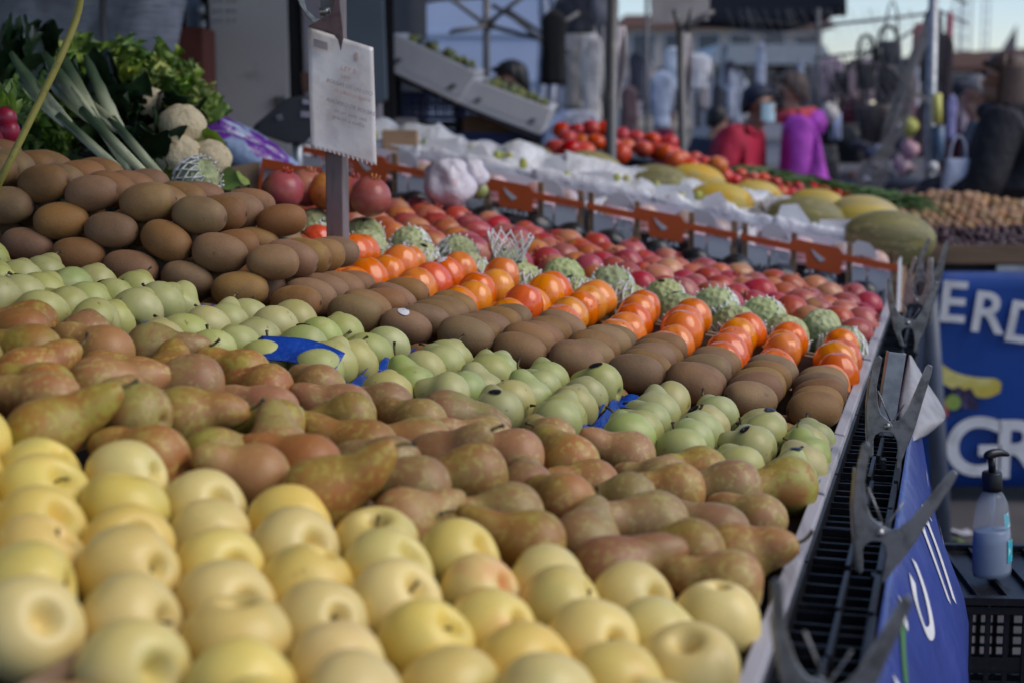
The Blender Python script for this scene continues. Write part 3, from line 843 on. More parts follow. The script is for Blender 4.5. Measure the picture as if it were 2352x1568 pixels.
ob('liquid', sm(MB().revolve(LP, 28, sq)), m_liq, bt)
m_pump = plain('black pump plastic', (.012, .012, .014), .35)
ob('collar', sm(MB().revolve([(0, .182), (.0155, .182), (.0165, .180), (.0172, .158), (.0168, .1505), (0, .1505)], 24)), m_pump, bt)
ob('pump_stem', sm(MB().tube([(0, 0, .180), (0, 0, .207)], .0062, 12)), m_pump, bt)
ph = ob('pump_head', sm(MB().tube(catmull([(-.014, 0, .209), (0, 0, .213), (.018, 0, .2125), (.033, 0, .207)], 4), [.004, .0062, .0075, .008, .008, .0078, .0074, .007, .0065, .006, .005, .004, .003], 10)), m_pump, bt)
ob('dip_tube', sm(MB().tube([(0, 0, .15), (.001, 0, .13), (.001, 0, .10), (.004, 0, .02)], [.0055, .0055, .0022, .0022], 8)), m_clear, bt)
m_teal = M('teal label', (.03, .42, .50), .4, [dict(k='n', s=200, c=(.7, .75, .78), lo=.58, hi=.62, sv=(1, 1, .4))])
for z0, z1, a0, a1 in ((.088, .112, -1.25, -.55), (.028, .066, -1.15, -.30)):
    lb = MB().grid(8, 3, lambda u, v: (lambda rr, aa: (rr * 1.05 * math.cos(aa), rr * .72 * math.sin(aa), z0 + (z1 - z0) * v))(.0351 if z0 < .08 else .0318 - .004 * v, a0 + (a1 - a0) * u))
    ob('label', sm(lb), m_teal, bt)
tag(bt, 'clear pump bottle half full of blue sanitiser with black pump', 'bottle')

# litter on the ground
o = ob('paper_scrap', sm(MB().grid(6, 3, lambda u, v: (-.055 + .11 * u, -.03 + .06 * v, .006 + .008 * math.sin(u * 6)))), plain('pale scrap', (.5, .5, .56), .7), None, at(2192, 1222, 5.15) * 1, (0, 0, .1)); o.location.z = .004
solid(o, .001, 1); tag(o, 'small pale paper scrap lying on the asphalt by the table leg', 'litter')
o = ob('lettuce_scrap', sm(MB().grid(5, 3, lambda u, v: (-.03 + .06 * u, -.02 + .04 * v, .004 + .006 * math.sin(u * 5 + v)))), plain('leaf scrap', (.12, .2, .05), .6), None, (at(2190, 1238, 5.05).x, 5.05, .004))
solid(o, .001, 1); tag(o, 'scrap of green leaf lying beside the paper on the asphalt', 'litter')

# ------------------------------------------------------------------ nut stall with the blue banner
NY = 5.6
nz = at(2200, 602, NY).z
nx0 = at(2118, 600, NY).x
ns = empty('nut_table', (nx0, NY, 0))
ob('front_board', MB().box(0, 2.2, -.02, .004, nz - .004, nz + .062), M('dark tray wood', (.20, .125, .075), .75, [dict(k='n', s=30, c=(.12, .075, .045), lo=.45, hi=.65, sv=(.1, 1, 1))]), ns)
ob('side_board', MB().box(-.022, -.001, -.02, 1.5, nz - .004, nz + .062), m_wood, ns)
ob('tray_floor', MB().box(0, 2.2, .005, 1.5, nz - .004, nz + .012), m_wood, ns)
ob('table_frame', MB().box(.02, 2.2, .03, 1.45, nz - .09, nz - .005), m_dark, ns)
for x, y in ((.06, .06), (2.1, .06), (.06, 1.4), (2.1, 1.4)):
    ob('leg', MB().box(x - .02, x + .02, y - .02, y + .02, .002, nz - .0905), m_galv, ns)
ob('bracket', MB().box(.26, .46, -.026, -.0205, nz - .045, nz - .010), m_galv, ns)
tag(ns, 'wooden tray table heaped with walnuts and dates beyond the stall', 'table')
bn = empty('shop_banner', (nx0, NY - .032, 0))
ztop, zbot = at(2200, 622, NY).z, at(2200, 1112, NY).z
m_ban = M('royal blue banner', (.004, .058, .30), .42, [dict(k='n', s=3, c=(.003, .045, .24), lo=.4, hi=.7)], bump=(4, .3, .02))
ob('sheet', sm(MB().grid(30, 12, lambda u, v: (.01 + 2.15 * u, .010 * math.sin(u * 17) * v, ztop - (ztop - zbot) * v))), m_ban, bn)
solid(bn.children[0], .001)
def text(s, size, loc, parent, mat, rot=(PI / 2, 0, 0), ext=.001, name='lettering', bold=0.0):
    cu = bpy.data.curves.new(name, 'FONT'); cu.body = s; cu.size = size; cu.extrude = ext; cu.offset = bold
    t_ = bpy.data.objects.new(name, cu); col.objects.link(t_)
    me = bpy.data.meshes.new_from_object(t_.evaluated_get(bpy.context.evaluated_depsgraph_get()))
    bpy.data.objects.remove(t_); bpy.data.curves.remove(cu); me.materials.clear()
    return ob(name, me, mat, parent, loc, rot)
def lp(x, y): q = at(x, y, NY - .045); return (q.x - bn.location.x, -.0165, q.z)
def lp2(x, y): return tuple(V(lp(x, y)))
text('E', .205, lp(2150, 735), bn, m_letter, (PI / 2, .07, 0), bold=.004)
text('R', .205, lp(2222, 757), bn, m_letter, (PI / 2, .12, 0), bold=.004)
text('D', .205, lp(2300, 778), bn, m_letter, (PI / 2, .16, 0), bold=.004)
text('A', .205, lp(2385, 800), bn, m_letter, (PI / 2, .18, 0), bold=.004)
text('G', .295, lp(2166, 1086), bn, m_letter, (PI / 2, 0, 0), bold=.007)
text('R', .295, lp(2280, 1092), bn, m_letter, (PI / 2, 0, 0), bold=.007)
def flat(name, poly, parent, mat, d=0.0):
    pts = [V(lp(x, y)) for x, y in poly]
    ob(name, MB().prism([(p.x, p.z) for p in pts], -.0165 - d, -.0155 - d, lambda u, v, dd: (u, dd, v)), mat, parent)
top = catmull([(2120, 770), (2150, 822), (2190, 852), (2240, 865), (2285, 868), (2300, 880)], 4); bot = catmull([(2296, 900), (2265, 912), (2225, 905), (2180, 888), (2145, 865), (2118, 830)], 4)
flat('banana_print', top + bot, bn, M('banana print', (.62, .47, .06), .5, [dict(k='n', s=6, c=(.75, .68, .25), lo=.45, hi=.7)]))
m_grp = M('grape print', (.03, .02, .06), .5, [dict(k='n', s=30, c=(.10, .08, .18), lo=.5, hi=.7)])
for i in range(22):
    x, y = 2165 + 75 * R(), 896 + 38 * R()
    rr_ = U(8, 12)
    flat('grape_print', [(x + rr_ * math.cos(2 * PI * k / 12), y + rr_ * math.sin(2 * PI * k / 12)) for k in range(12)], bn, m_grp, .0005 + i * .00012)
for x, y, rr_, c in ((2188, 922, 18, (.30, .42, .08)), (2166, 930, 14, (.55, .09, .05)), (2164, 946, 13, (.6, .10, .06))):
    flat('fruit_print', [(x + rr_ * math.cos(2 * PI * k / 16), y + rr_ * math.sin(2 * PI * k / 16)) for k in range(16)], bn, plain('fruit print', c, .5), .0036 + rr_ * .00002)
tag(bn, 'royal blue banner with big white letters and banana print under the nuts', 'banner')
WAL = [round_mesh('walnut', .0205, k + 40, 1.12, .05, 8, .0, 10) for k in range(3)]
m_wal = M('walnut shell', (.42, .25, .13), .7, [dict(k='n', s=120, c=(.24, .13, .065), lo=.45, hi=.65)], hsv=(.01, .1, .2), bump=(150, .8, .004))
for me in WAL: me.materials.append(m_wal)
DAT = [round_mesh('date', .0115, k + 60, 1.6, .06, 8, .0, 9) for k in range(3)]
m_dat = M('dark date skin', (.095, .045, .045), .3, [dict(k='n', s=90, c=(.04, .02, .03), lo=.4, hi=.7)], hsv=(.02, .1, .3), bump=(120, .5, .003))
for me in DAT: me.materials.append(m_dat)
nw = nd = 0
for i in range(9):
    for j in range(26):
        x = nx0 + .03 + j * .036 + U(-.006, .006) + .018 * (i % 2)
        y = NY + .20 + i * .042 + U(-.006, .006)
        z = nz + .085 + .020 * i + .02 * math.sin(j * .35) + U(-.006, .008)
        if i > 5: z -= .012 * (i - 5) ** 2
        p = V((x, y, z))
        if not seen(p, 12): continue
        o = ob('walnut', random.choice(WAL), None, None, p, aim((U(-1, 1), U(-1, 1), U(-1, 1))), U(.9, 1.15))
        tag(o, 'brown walnut in the heap on the wooden tray table', 'walnut', 'walnuts heaped on the tray table')
for i in range(7):
    for j in range(34):
        p = V((nx0 + .03 + j * .028 + U(-.006, .006), NY + .018 + i * .027 + U(-.005, .005), nz + .052 + .0085 * i + U(-.006, .008)))
        if not seen(p, 12): continue
        o = ob('date', random.choice(DAT), None, None, p, aim((U(-1, 1), U(-1, 1), U(-.6, .6))), U(.9, 1.15))
        tag(o, 'dark purple brown date in the heap in front of the walnuts', 'date', 'dates heaped on the tray table')
nh = ob('nut_bed', sm(MB().grid(20, 10, lambda u, v: (nx0 + .01 + 1.3 * u, NY + .008 + .62 * v, nz + .016 + .075 * min(1, v * 2.2)))), M('packed nuts', (.16, .09, .055), .8, [dict(k='v', s=40, c=(.08, .04, .03), lo=.3, hi=.6)], bump=(45, 1, .01, 'v')))
tag(nh, 'packed lower layers of nuts filling the wooden tray', 'nuts', kind='stuff')
# leg of the neighbouring table, dark blue grey
p0, p1 = at(2130, 640, 4.95), at(2168, 1250, 4.95)
lg = ob('table_leg', sm(MB().tube([p0, p0.lerp(p1, .5), V((p1.x, p1.y, .002))], .029, 14)), M('blue grey tube', (.075, .09, .13), .45, [dict(k='n', s=12, c=(.10, .115, .15), lo=.4, hi=.7)]))
tag(lg, 'thick blue grey tube standing before the lettered blue banner', 'pole')
# ------------------------------------------------------------------ black cartons of avocados behind the pomegranates
m_blackcard = M('black printed carton', (.016, .014, .018), .45, [dict(k='n', s=14, c=(.02, .075, .045), lo=.58, hi=.66), dict(k='n', s=17, c=(.25, .03, .12), lo=.66, hi=.70)])
AVO = [round_mesh('avocado', .036, k + 80, 1.25, .04, 14, .0, 18) for k in range(3)]
for me in AVO: me.materials.append(m_avoc)
ai = 0
for i in range(4):
    b0 = .03 + i * .315; b1 = b0 + .305
    r = empty('black_carton', bench(2.76, (b0 + b1) / 2, -.12)); L0 = r.location
    fn = lambda a, b, h: bench(a, b, h) - L0
    ob('base', MB().box(2.645, 2.895, b0, b1, -.125, -.12, fn), m_blackcard, r)
    poly = [(b0, -.119), (b1, -.119), (b1, -.002), (b1 - .07, .004), (b1 - .08, -.022), (b0 + .10, -.022), (b0 + .085, .006), (b0, .002)]
    ob('front_panel', MB().prism(poly, 2.635, 2.640, lambda u, v, d: fn(d, u, v)), m_blackcard, r)
    ob('back_panel', MB().box(2.896, 2.901, b0, b1, -.119, -.02, fn), m_blackcard, r)
    ob('side_panel', MB().box(2.6405, 2.8955, b0, b0 + .004, -.119, -.012, fn), m_blackcard, r)
    ob('side_panel', MB().box(2.6405, 2.8955, b1 - .004, b1, -.119, -.012, fn), m_blackcard, r)
    tag(r, 'low black printed carton of avocados, %s from the rail' % ORD[i + 1], 'carton', 'black cartons behind the pomegranates')
    for q in range(6):
        ai += 1
        p = bench(2.695 + .09 * (q // 3), b0 + .055 + .095 * (q % 3) + U(-.008, .008), -.045 + .022 * (q // 3))
        o = ob('avocado', random.choice(AVO), None, None, p, aim((-1, U(-.4, .4), U(-.2, .3))), U(.9, 1.05))
        tag(o, 'glossy dark avocado, %s from the rail in the black cartons, %s row' % (ORD[i * 3 + q % 3 + 1], ('front', 'back')[q // 3]), 'avocado', 'avocados in black cartons')

# ------------------------------------------------------------------ orange and white persimmon cartons on wooden posts
m_orange = M('orange carton print', (.56, .095, .018), .55, [dict(k='n', s=5, c=(.48, .075, .015), lo=.4, hi=.7)])
m_card = M('white carton card', (.62, .62, .65), .6, [dict(k='n', s=8, c=(.50, .50, .55), lo=.4, hi=.7)])
m_pack = M('printed small text', (.60, .60, .63), .6, [dict(k='n', s=160, c=(.22, .2, .22), lo=.52, hi=.56, sv=(1, 1, 2.5))])
OH = .032
OC = [(.0, .40), (.41, .80), (.81, 1.19), (1.20, 1.58)]
for i, (b0, b1) in enumerate(OC):
    r = empty('orange_carton', bench(3.04, (b0 + b1) / 2, -.12 + OH)); L0 = r.location
    fn = lambda a, b, h: bench(a, b, h + OH) - L0
    A = 2.915; c = (b0 + b1) / 2
    ob('base', MB().box(A + .006, 3.20, b0, b1, -.125, -.118, fn), m_card, r)
    band = [(b0, .006), (c - .060, .004), (c - .055, -.032), (c + .030, -.032), (c + .035, .004), (b1, .006), (b1, .022), (c + .075, .022), (c + .065, .036), (c - .050, .036), (c - .060, .022), (b0, .022)]
    bnd = ob('orange_band', MB().prism(band, A - .004, A, lambda u, v, d: fn(d, u, v)), m_orange, r)
    lf = [(c - .018, -.002), (c + .004, .010), (c + .020, .020), (c + .012, .004), (c - .004, -.010)]
    ob('leaf_mark', MB().prism(lf, A - .0055, A - .0045, lambda u, v, d: fn(d, u, v)), m_card, bnd)
    for k in range(6):
        u0 = c - .045 + k * .014
        ob('letter_mark', MB().prism([(u0, -.045), (u0 + .009, -.045), (u0 + .009, -.034 - .004 * (k % 2)), (u0, -.034)], A - .0055, A - .0045, lambda u, v, d: fn(d, u, v)), m_card, bnd)
    for k, (u0, u1) in enumerate(((b0 + .018, b0 + .075), (b0 + .08, c - .085), (c + .075, b1 - .075), (b1 - .07, b1 - .018))):
        ob('white_panel', MB().box(A + .001, A + .004, u0, u1, -.117, -.002, fn), m_pack if k == 2 else m_card, r)
    for u0 in (b0 + .001, c - .083, c + .058, b1 - .016):
        ob('post', MB().box(A + .005, A + .018, u0, u0 + .014, -.117, .050, fn), m_wood, r)
    for u0 in (b0 + .055, b1 - .12):
        fl = [(u0, .025), (u0 + .07, .025), (u0 + .068, .046), (u0 + .05, .062), (u0 + .02, .060), (u0 + .004, .044)]
        ob('white_flap', MB().prism(fl, A + .020, A + .023, lambda u, v, d: fn(d, u, v)), m_card, r)
    ob('back_panel', MB().box(3.196, 3.20, b0, b1, -.117, .03, fn), m_card, r)
    ob('end_panel', MB().box(A + .02, 3.195, b0, b0 + .004, -.117, .02, fn), m_card, r)
    ob('end_panel', MB().box(A + .02, 3.195, b1 - .004, b1, -.117, .02, fn), m_card, r)
    ob('inner_tray', MB().box(A + .026, 3.194, b0 + .005, b1 - .005, -.03, -.02, fn), M('pink tray paper', (.62, .42, .48), .6), r)
    tag(r, 'orange and white fruit carton on wooden posts, %s from the rail' % ORD[i + 1], 'carton', 'orange cartons across the stall')
    for k in range(4):
        p = bench(2.99 + .05 * (k % 2), b0 + .06 + k * .095, .008 + OH)
        o = ob('wrapped_fruit', random.choice(POMS), None, None, p, aim((U(-1, 1), U(-1, 1), 1)), .85)
        m_wr = bpy.data.materials.get('wrapped fruit') or M('wrapped fruit', (.55, .36, .30), .4, [dict(k='n', s=20, c=(.7, .55, .62), lo=.45, hi=.6), dict(k='n', s=24, c=(.4, .2, .06), lo=.6, hi=.7)], hsv=(.02, .2, .2))
        o.material_slots[0].link = 'OBJECT'; o.material_slots[0].material = m_wr
        tag(o, 'thinly wrapped fruit, %s from the rail inside the orange cartons' % ORD[i * 4 + k + 1], 'fruit', 'wrapped fruit in the orange cartons')
# the orange carton standing at the left, in front of the veg
r = empty('orange_carton', at(665, 425, 3.5)); L0 = r.location
def q_(x, y, Y): return at(x, y, Y) - L0
Yc = 3.45
ob('white_panel', MB().prism([(596, 452), (604, 385), (820, 428), (820, 480)], 0, .006, lambda u, v, d: q_(u, v, Yc + .0105 + d)), m_pack, r)
ob('orange_band', MB().prism([(590, 452), (602, 363), (672, 376), (675, 380), (738, 384), (740, 398), (820, 412), (820, 426), (606, 386), (600, 455)], 0, .006, lambda u, v, d: q_(u, v, Yc + d)), m_orange, r)
ob('leaf_mark', MB().prism([(706, 395), (714, 390), (722, 388), (716, 398)], 0, .001, lambda u, v, d: q_(u, v, Yc - .002 + d)), m_card, r)
ob('side_panel', MB().prism([(520, 470), (520, 385), (597, 372), (590, 470)], 0, .006, lambda u, v, d: q_(u, v, Yc + .02 + d)), m_tan, r)
tag(r, 'orange and white carton end left of the sign post behind pomegranates', 'carton', 'orange cartons across the stall')

# ------------------------------------------------------------------ white grape boxes with crumpled film
m_film = M('milky crumpled film', (.70, .71, .74), .30, [dict(k='n', s=14, c=(.58, .59, .64), lo=.4, hi=.7)], bump=[(9, .9, .03), (26, .8, .012)], sss=0)
m_paper = M('white liner paper', (.74, .73, .74), .6, [dict(k='n', s=9, c=(.62, .61, .64), lo=.4, hi=.7)], bump=(25, .4, .01))
m_grape = M('green grape', (.40, .42, .12), .3, [dict(k='n', s=40, c=(.48, .40, .14), lo=.5, hi=.7)], hsv=(.02, .1, .15))
from mathutils import noise as mn
for i in range(5):
    b0 = .012 + i * .335; b1 = b0 + .325
    r = empty('grape_box', bench(3.42, (b0 + b1) / 2, -.12)); L0 = r.location
    fn = lambda a, b, h: bench(a, b, h) - L0
    A = 3.225
    ob('base', MB().box(A + .006, 3.62, b0, b1, -.125, -.118, fn), m_tan, r)
    ob('front_panel', MB().box(A, A + .005, b0, b1, -.117, .02, fn), m_tan, r)
    ob('back_panel', MB().box(3.62, 3.625, b0, b1, -.117, .02, fn), m_tan, r)
    for u0 in (b0, b1 - .005): ob('end_panel', MB().box(A + .006, 3.619, u0, u0 + .005, -.117, .02, fn), m_tan, r)
    for u0, u1 in ((b0, b0 + .045), (b1 - .045, b1)):
        ob('corner_block', MB().box(A + .006, A + .012, u0 + .006, u1 - .006,   .021, .060, fn), m_tan, r)
    tag(r, 'tan cardboard grape box lined with white film, %s from the rail' % ORD[i + 1], 'box', 'grape boxes behind the orange cartons')
    def film(u, v, b0=b0, b1=b1, i=i):
        b = b0 - .012 + (b1 - b0 + .024) * v
        n1 = mn.noise(V((u * 4, v * 5 + u * 2, i * 3.1))) * .9; n2 = mn.noise(V((u * 6 + v * 5, v * 11 - u * 4, i * 5.7))) * .45
        if u < .22:        # hangs over the front
            t = u / .22; a = A - .016 - .010 * n1; h = .030 + .055 * t + .012 * n2 - .02 * (1 - t) * math.sin(v * 9 + i)
        else:
            t = (u - .22) / .78; a = A - .016 + .42 * t; h = .088 - .030 * math.sin(PI * min(1, t * 1.2)) + .035 * n1 + .022 * n2 + .03 * (t > .9)
        return bench(a, b, h) - L0
    f = ob('film_liner', sm(MB().grid(26, 22, film)), m_film, None, L0)
    solid(f, .0007)
    tag(f, 'crumpled milky plastic film over the grape box, %s from the rail' % ORD[i + 1], 'plastic film', 'film over the grape boxes')
    for k in range(7):
        p = bench(3.27 + U(0, .3), b0 + U(.03, .3), .078 + U(0, .012))
        o = ob('grape', random.choice(WAL), None, None, p, aim((U(-1, 1), U(-1, 1), 1)), U(.5, .65))
        o.material_slots[0].link = 'OBJECT'; o.material_slots[0].material = m_grape
        tag(o, 'loose green grape lying on film of the grape box, %s from the rail' % ORD[i + 1], 'grape', 'loose grapes on film, box %d' % (i + 1))
    if i < 4:
        for k in range(2):
            a_ = 3.225 + .09 * k; bb = b0 + .10 + .13 * k
            pp = [(0, 0), (.115, 0), (.10, .048 + .02 * k), (.055, .085)] if (i + k) % 2 else [(0, 0), (.12, 0), (.115, .052), (.02, .078)]
            o = ob('liner_paper', MB().prism(pp, 0, .002, lambda u, v, d: bench(a_ + .08 * v, bb + u, .062 + v * .75 + d) - L0), m_paper, None, L0)
            tag(o, 'pointed white paper corner sticking up from grape box, %s from rail, %s' % (ORD[i + 1], ('nearer', 'farther')[k]), 'paper', 'paper corners in the grape boxes')
# crumpled paper bag with a pear behind it
bx = at(1030, 420, 3.75)
def bagp(u, v):
    th = 2 * PI * u; ph_ = PI * v; n = mn.noise(V((math.cos(th) * 2, math.sin(th) * 2, v * 4))) * .018 + mn.noise(V((math.cos(th) * 6, math.sin(th) * 6, v * 9))) * .008
    rr_ = math.sin(ph_) ** .7 * (.055 + n)
    return (rr_ * math.cos(th), rr_ * math.sin(th), .058 * math.cos(ph_))
o = ob('paper_bag', sm(MB().grid(30, 16, bagp)), M('thin white bag', (.70, .66, .72), .45, [dict(k='n', s=22, c=(.62, .38, .36), lo=.62, hi=.68, m=.6)], bump=(40, .8, .008)), None, bx)
tag(o, 'crumpled white bag with red print standing on the orange carton', 'bag')
o = ob('paper_bag', sm(MB().grid(24, 12, lambda u, v: V(bagp(u, v)) * .62)), bpy.data.materials['thin white bag'], None, at(1085, 400, 3.82)); tag(o, 'small twisted white bag right of the larger crumpled bag', 'bag')
o = ob('yellow_pear', PEARS[2][0], None, None, at(1098, 432, 3.86), aim((.3, 0, 1)), .8); tag(o, 'single olive green fruit peeking from behind the white bag', 'pear')

# ------------------------------------------------------------------ melons
MEL = []
for k in range(3):
    prof = []
    for i in range(17):
        t = PI * i / 16
        prof.append(((math.sin(t) ** .95 if 0 < i < 16 else 0) * .066, math.cos(t) * .108))
    MEL.append(sm(MB().revolve(prof, 26, lambda x, y, z, k=k: (x * (1 + .03 * math.cos(8 * math.atan2(y, x) + k)), y * (1 + .03 * math.cos(8 * math.atan2(y, x) + k)), z)), 'melon'))
m_melY = M('yellow melon rind', (.58, .42, .07), .5, [dict(k='n', s=14, c=(.45, .36, .16), lo=.45, hi=.65, sv=(2.2, 2.2, .25), d=4), dict(k='n', s=9, c=(.62, .36, .02), lo=.55, hi=.7)], bump=(40, .4, .004, (1.5, 1.5, .25)))
for k, me in enumerate(MEL): me.materials.append(m_melon)
for x, y, Y, s_, yel, lab in ((1210, 372, 5.0, .9, 0, 'dark olive melon at the left end of the melon row'), (1352, 398, 4.9, 1.0, 0, 'green melon with yellow flank directly right of the dark olive one, by the pole'),
        (1502, 430, 4.78, .98, 0, 'ribbed olive melon, third from left in the melon row'), (1598, 420, 4.95, .85, 1, 'ribbed yellow melon tucked behind the third olive melon'),
        (1655, 468, 4.66, .9, 2, 'bright yellow melon in the middle of the melon row'), (1735, 452, 4.95, .75, 1, 'small pale yellow melon behind the bright yellow one'), (1850, 505, 4.55, 1.0, 0, 'olive melon with a yellow patch right of the dry flowers'),
        (1872, 478, 4.78, .85, 1, 'pale yellow melon behind the patched olive melon'), (1985, 500, 4.60, .95, 1, 'tan yellow melon with faint stripes near the stall end'), (2042, 548, 4.30, 1.12, 0, 'large dark green melon at the right end of the stall')):
    o = ob('melon', MEL[len(lab) % 3], None, None, at(x, y, Y), aim((-1, U(-.3, .3), U(-.05, .2))), s_ * 1.05)
    if yel:
        o.material_slots[0].link = 'OBJECT'; o.material_slots[0].material = m_melY
    tag(o, lab, 'melon', 'melons on the far part of the stall')
crate('melon_crate', 3.64, 4.3, .02, .8, -.126, .035, m_wood, 'wooden crate under the melons at the right end of the stall')
crate('melon_crate', 3.64, 4.3, .81, 1.6, -.126, .035, m_wood, 'wooden crate under the melons at the left end of their row')
# dry flower bunch between melons
mb = MB()
p0 = V((0, 0, 0))
for k in range(90):
    d = V((U(-1, 1), U(-1, 1), U(.1, 1))).normalized() * U(.04, .085)
    mb.tube([p0, d * .6, d], [.0006, .0008, .0025], 4)
o = ob('dried_flowers', sm(mb), M('dried flower', (.28, .19, .14), .8, [dict(k='n', s=60, c=(.36, .36, .3), lo=.5, hi=.6)]), None, at(1762, 500, 4.6)); tag(o, 'brown dried flower bunch sticking up between the melons', 'flowers')

# ------------------------------------------------------------------ tomatoes, small fruit and spring onions on the far end
TOM = [round_mesh('tomato', .031, k + 300, .86, .02, 12, .12, 18) for k in range(3)]
for me in TOM: me.materials.append(m_tomato)
ti = 0
for row, (x0, y0, x1, y1, Y, n, s_) in enumerate(((1280, 342, 1345, 352, 5.3, 3, 1.15), (1302, 320, 1545, 352, 5.7, 8, 1.05), (1290, 300, 1390, 296, 6.0, 4, 1.0), (1425, 312, 1540, 330, 6.0, 4, 1.0), (1425, 355, 1440, 360, 5.3, 1, 1.15), (1530, 352, 1650, 385, 5.55, 5, 1.0), (1550, 372, 1662, 402, 5.35, 4, 1.0))):
    for k in range(n):
        t = k / max(1, n - 1)
        p = at(x0 + (x1 - x0) * t + U(-4, 4), y0 + (y1 - y0) * t + U(-4, 4), Y + U(-.03, .03))
        o = ob('tomato', random.choice(TOM), None, None, p, aim((U(-.6, .6), U(-.6, .3), 1)), s_ * U(1.02, 1.22))
        tag(o, 'red tomato, %s from the left in the %s tomato row by the pole' % (ORD[k + 1], ORD[row + 1]), 'tomato', 'tomatoes heaped at the far end')
o = ob('tomato', TOM[0], None, None, at(1648, 380, 5.2), aim((.2, -.3, 1)), 1.15); o.material_slots[0].link = 'OBJECT'; o.material_slots[0].material = M('orange tomato', (.62, .16, .03), .3)
tag(o, 'single orange tomato at the right tip of the tomato heap', 'tomato', 'tomatoes heaped at the far end')
mk = M('brown green tomato', (.33, .17, .05), .3, [dict(k='n', s=14, c=(.2, .2, .05), lo=.5, hi=.7)])
for row, (x0, y0, x1, y1, Y, n) in enumerate(((1688, 418, 2095, 500, 5.35, 17), (1700, 402, 2085, 480, 5.6, 15), (1790, 455, 2060, 515, 5.1, 9))):
    for k in range(n):
        t = k / (n - 1)
        p = at(x0 + (x1 - x0) * t + U(-4, 4), y0 + (y1 - y0) * t + U(-4, 4), Y + U(-.03, .03))
        o = ob('small_tomato', random.choice(TOM), None, None, p, aim((U(-.6, .6), U(-.6, .3), 1)), U(.72, .9))
        br = (row == 2) or R() < .15
        if br: o.material_slots[0].link = 'OBJECT'; o.material_slots[0].material = mk
        tag(o, '%s small tomato, %s from the left, %s row beside the spring onions' % ('brownish' if br else 'red', ORD[k + 1], ORD[[2, 3, 1][row]]), 'tomato', 'small tomatoes at the stall end')
for i, (a0, a1, b0, b1, h, wh) in enumerate(((4.32, 4.72, .02, .52, .02, 'the small tomatoes at the stall end'), (4.32, 5.1, .55, 1.15, .055, 'the big tomatoes beside the pole'), (4.74, 5.1, .02, .52, .01, 'the spring onions'))):
    crate('black_tray', a0, a1, b0, b1, -.126, h, m_blackpl, 'black tray under %s' % wh)
m_onion = M('spring onion leaf', (.07, .15, .035), .5, [dict(k='n', s=30, c=(.13, .22, .06), lo=.45, hi=.65)])
for k in range(16):
    t = k / 15
    mb = MB()
    c = at(1690 + 400 * t, 398 + 72 * t, 5.75 - .2 * t)
    for q in range(12):
        d = V((U(.12, .26), U(-.2, .2), U(-.04, .03))); s0 = V((U(-.03, .03), U(-.04, .04), U(-.015, .02)))
        mb.tube([s0 - d * .4, s0 + V((0, 0, U(.005, .02))), s0 + d * .3, s0 + d * .55 + V((0, 0, -.02))], [.004, .004, .003, .001], 5)
    o = ob('spring_onion_bunch', sm(mb), m_onion, None, c)
    tag(o, 'bunch of green spring onions, %s from the left behind small tomatoes' % ORD[k + 1], 'spring onions', 'spring onions behind the tomatoes')

# ------------------------------------------------------------------ sign on a post
SY = 2.78
post = empty('sign_post', at(776, 560, SY))
L0 = post.location.copy()
m_post = M('grey painted post', (.19, .165, .17), .6, [dict(k='n', s=90, c=(.14, .12, .125), lo=.45, hi=.65, sv=(1, 1, .15), d=5)], bump=(120, .3, .001))
pt_, pb_ = at(768, -60, SY) - L0, at(776, 575, SY) - L0
wv = px(50, SY)
ob('tube', MB().quadbox([(pb_.x - wv / 2, -.012, pb_.z - .10), (pb_.x + wv * .30, -.018, pb_.z - .10), (pb_.x + wv / 2, .016, pb_.z - .10), (pb_.x - wv / 2 + .004, .022, pb_.z - .10),
                         (pt_.x - wv / 2, -.012, pt_.z), (pt_.x + wv * .30, -.018, pt_.z), (pt_.x + wv / 2, .016, pt_.z), (pt_.x - wv / 2 + .004, .022, pt_.z)]), m_post, post)
bevel(post.children[0], .002)
tag(post, 'grey square post rising behind the persimmons with a sign clamped to it', 'post')
sg = empty('notice_sign', at(785, 225, SY - .035)); G0 = sg.location.copy()
def gp(u, v, d=0.0):
    """u across 0..1, v down 0..1 of the notice"""
    tl_, tr_, bl_, br_ = V((706, 62)), V((858, 110)), V((714, 342)), V((866, 388))
    q = tl_ * (1 - u) * (1 - v) + tr_ * u * (1 - v) + bl_ * (1 - u) * v + br_ * u * v
    return at(q.x, q.y, SY - .035 + .02 * (u - .5) - d) - G0
m_sign = M('laminated white notice', (.66, .64, .64), .32, [dict(k='n', s=26, c=(.56, .53, .54), lo=.45, hi=.7), dict(k='n', s=90, c=(.42, .39, .40), lo=.68, hi=.76, m=.7)], bump=[(16, .35, .006), (60, .3, .002)], coat=.3)
def sheet(u, v):
    p = gp(u, v); p.y += .003 * math.sin(u * 5) + .002 * math.sin(v * 9 + u * 4)
    if v > .93: p.z += .006 * math.sin(u * 2.2) * (v - .93) / .07
    return p
o = ob('sheet', sm(MB().grid(14, 24, sheet)), m_sign, sg); solid(o, .002, 1)
m_ink = plain('faded grey print', (.36, .33, .34), .6); m_inkr = plain('faded red print', (.55, .38, .35), .6)
SLX = math.atan2(gp(1, .5).z - gp(0, .5).z, gp(1, .5).x - gp(0, .5).x)
ob('logo_block', MB().quadbox([gp(u, v, .0045) for u, v in ((.09, .08), (.30, .08), (.30, .145), (.09, .145))] + [gp(u, v, .0055) for u, v in ((.09, .08), (.30, .08), (.30, .145), (.09, .145))]), m_ink, sg)
ob('logo_block', MB().quadbox([gp(u, v, .0045) for u, v in ((.72, .085), (.76, .085), (.76, .15), (.72, .15))] + [gp(u, v, .0055) for u, v in ((.72, .085), (.76, .085), (.76, .15), (.72, .15))]), m_inkr, sg)
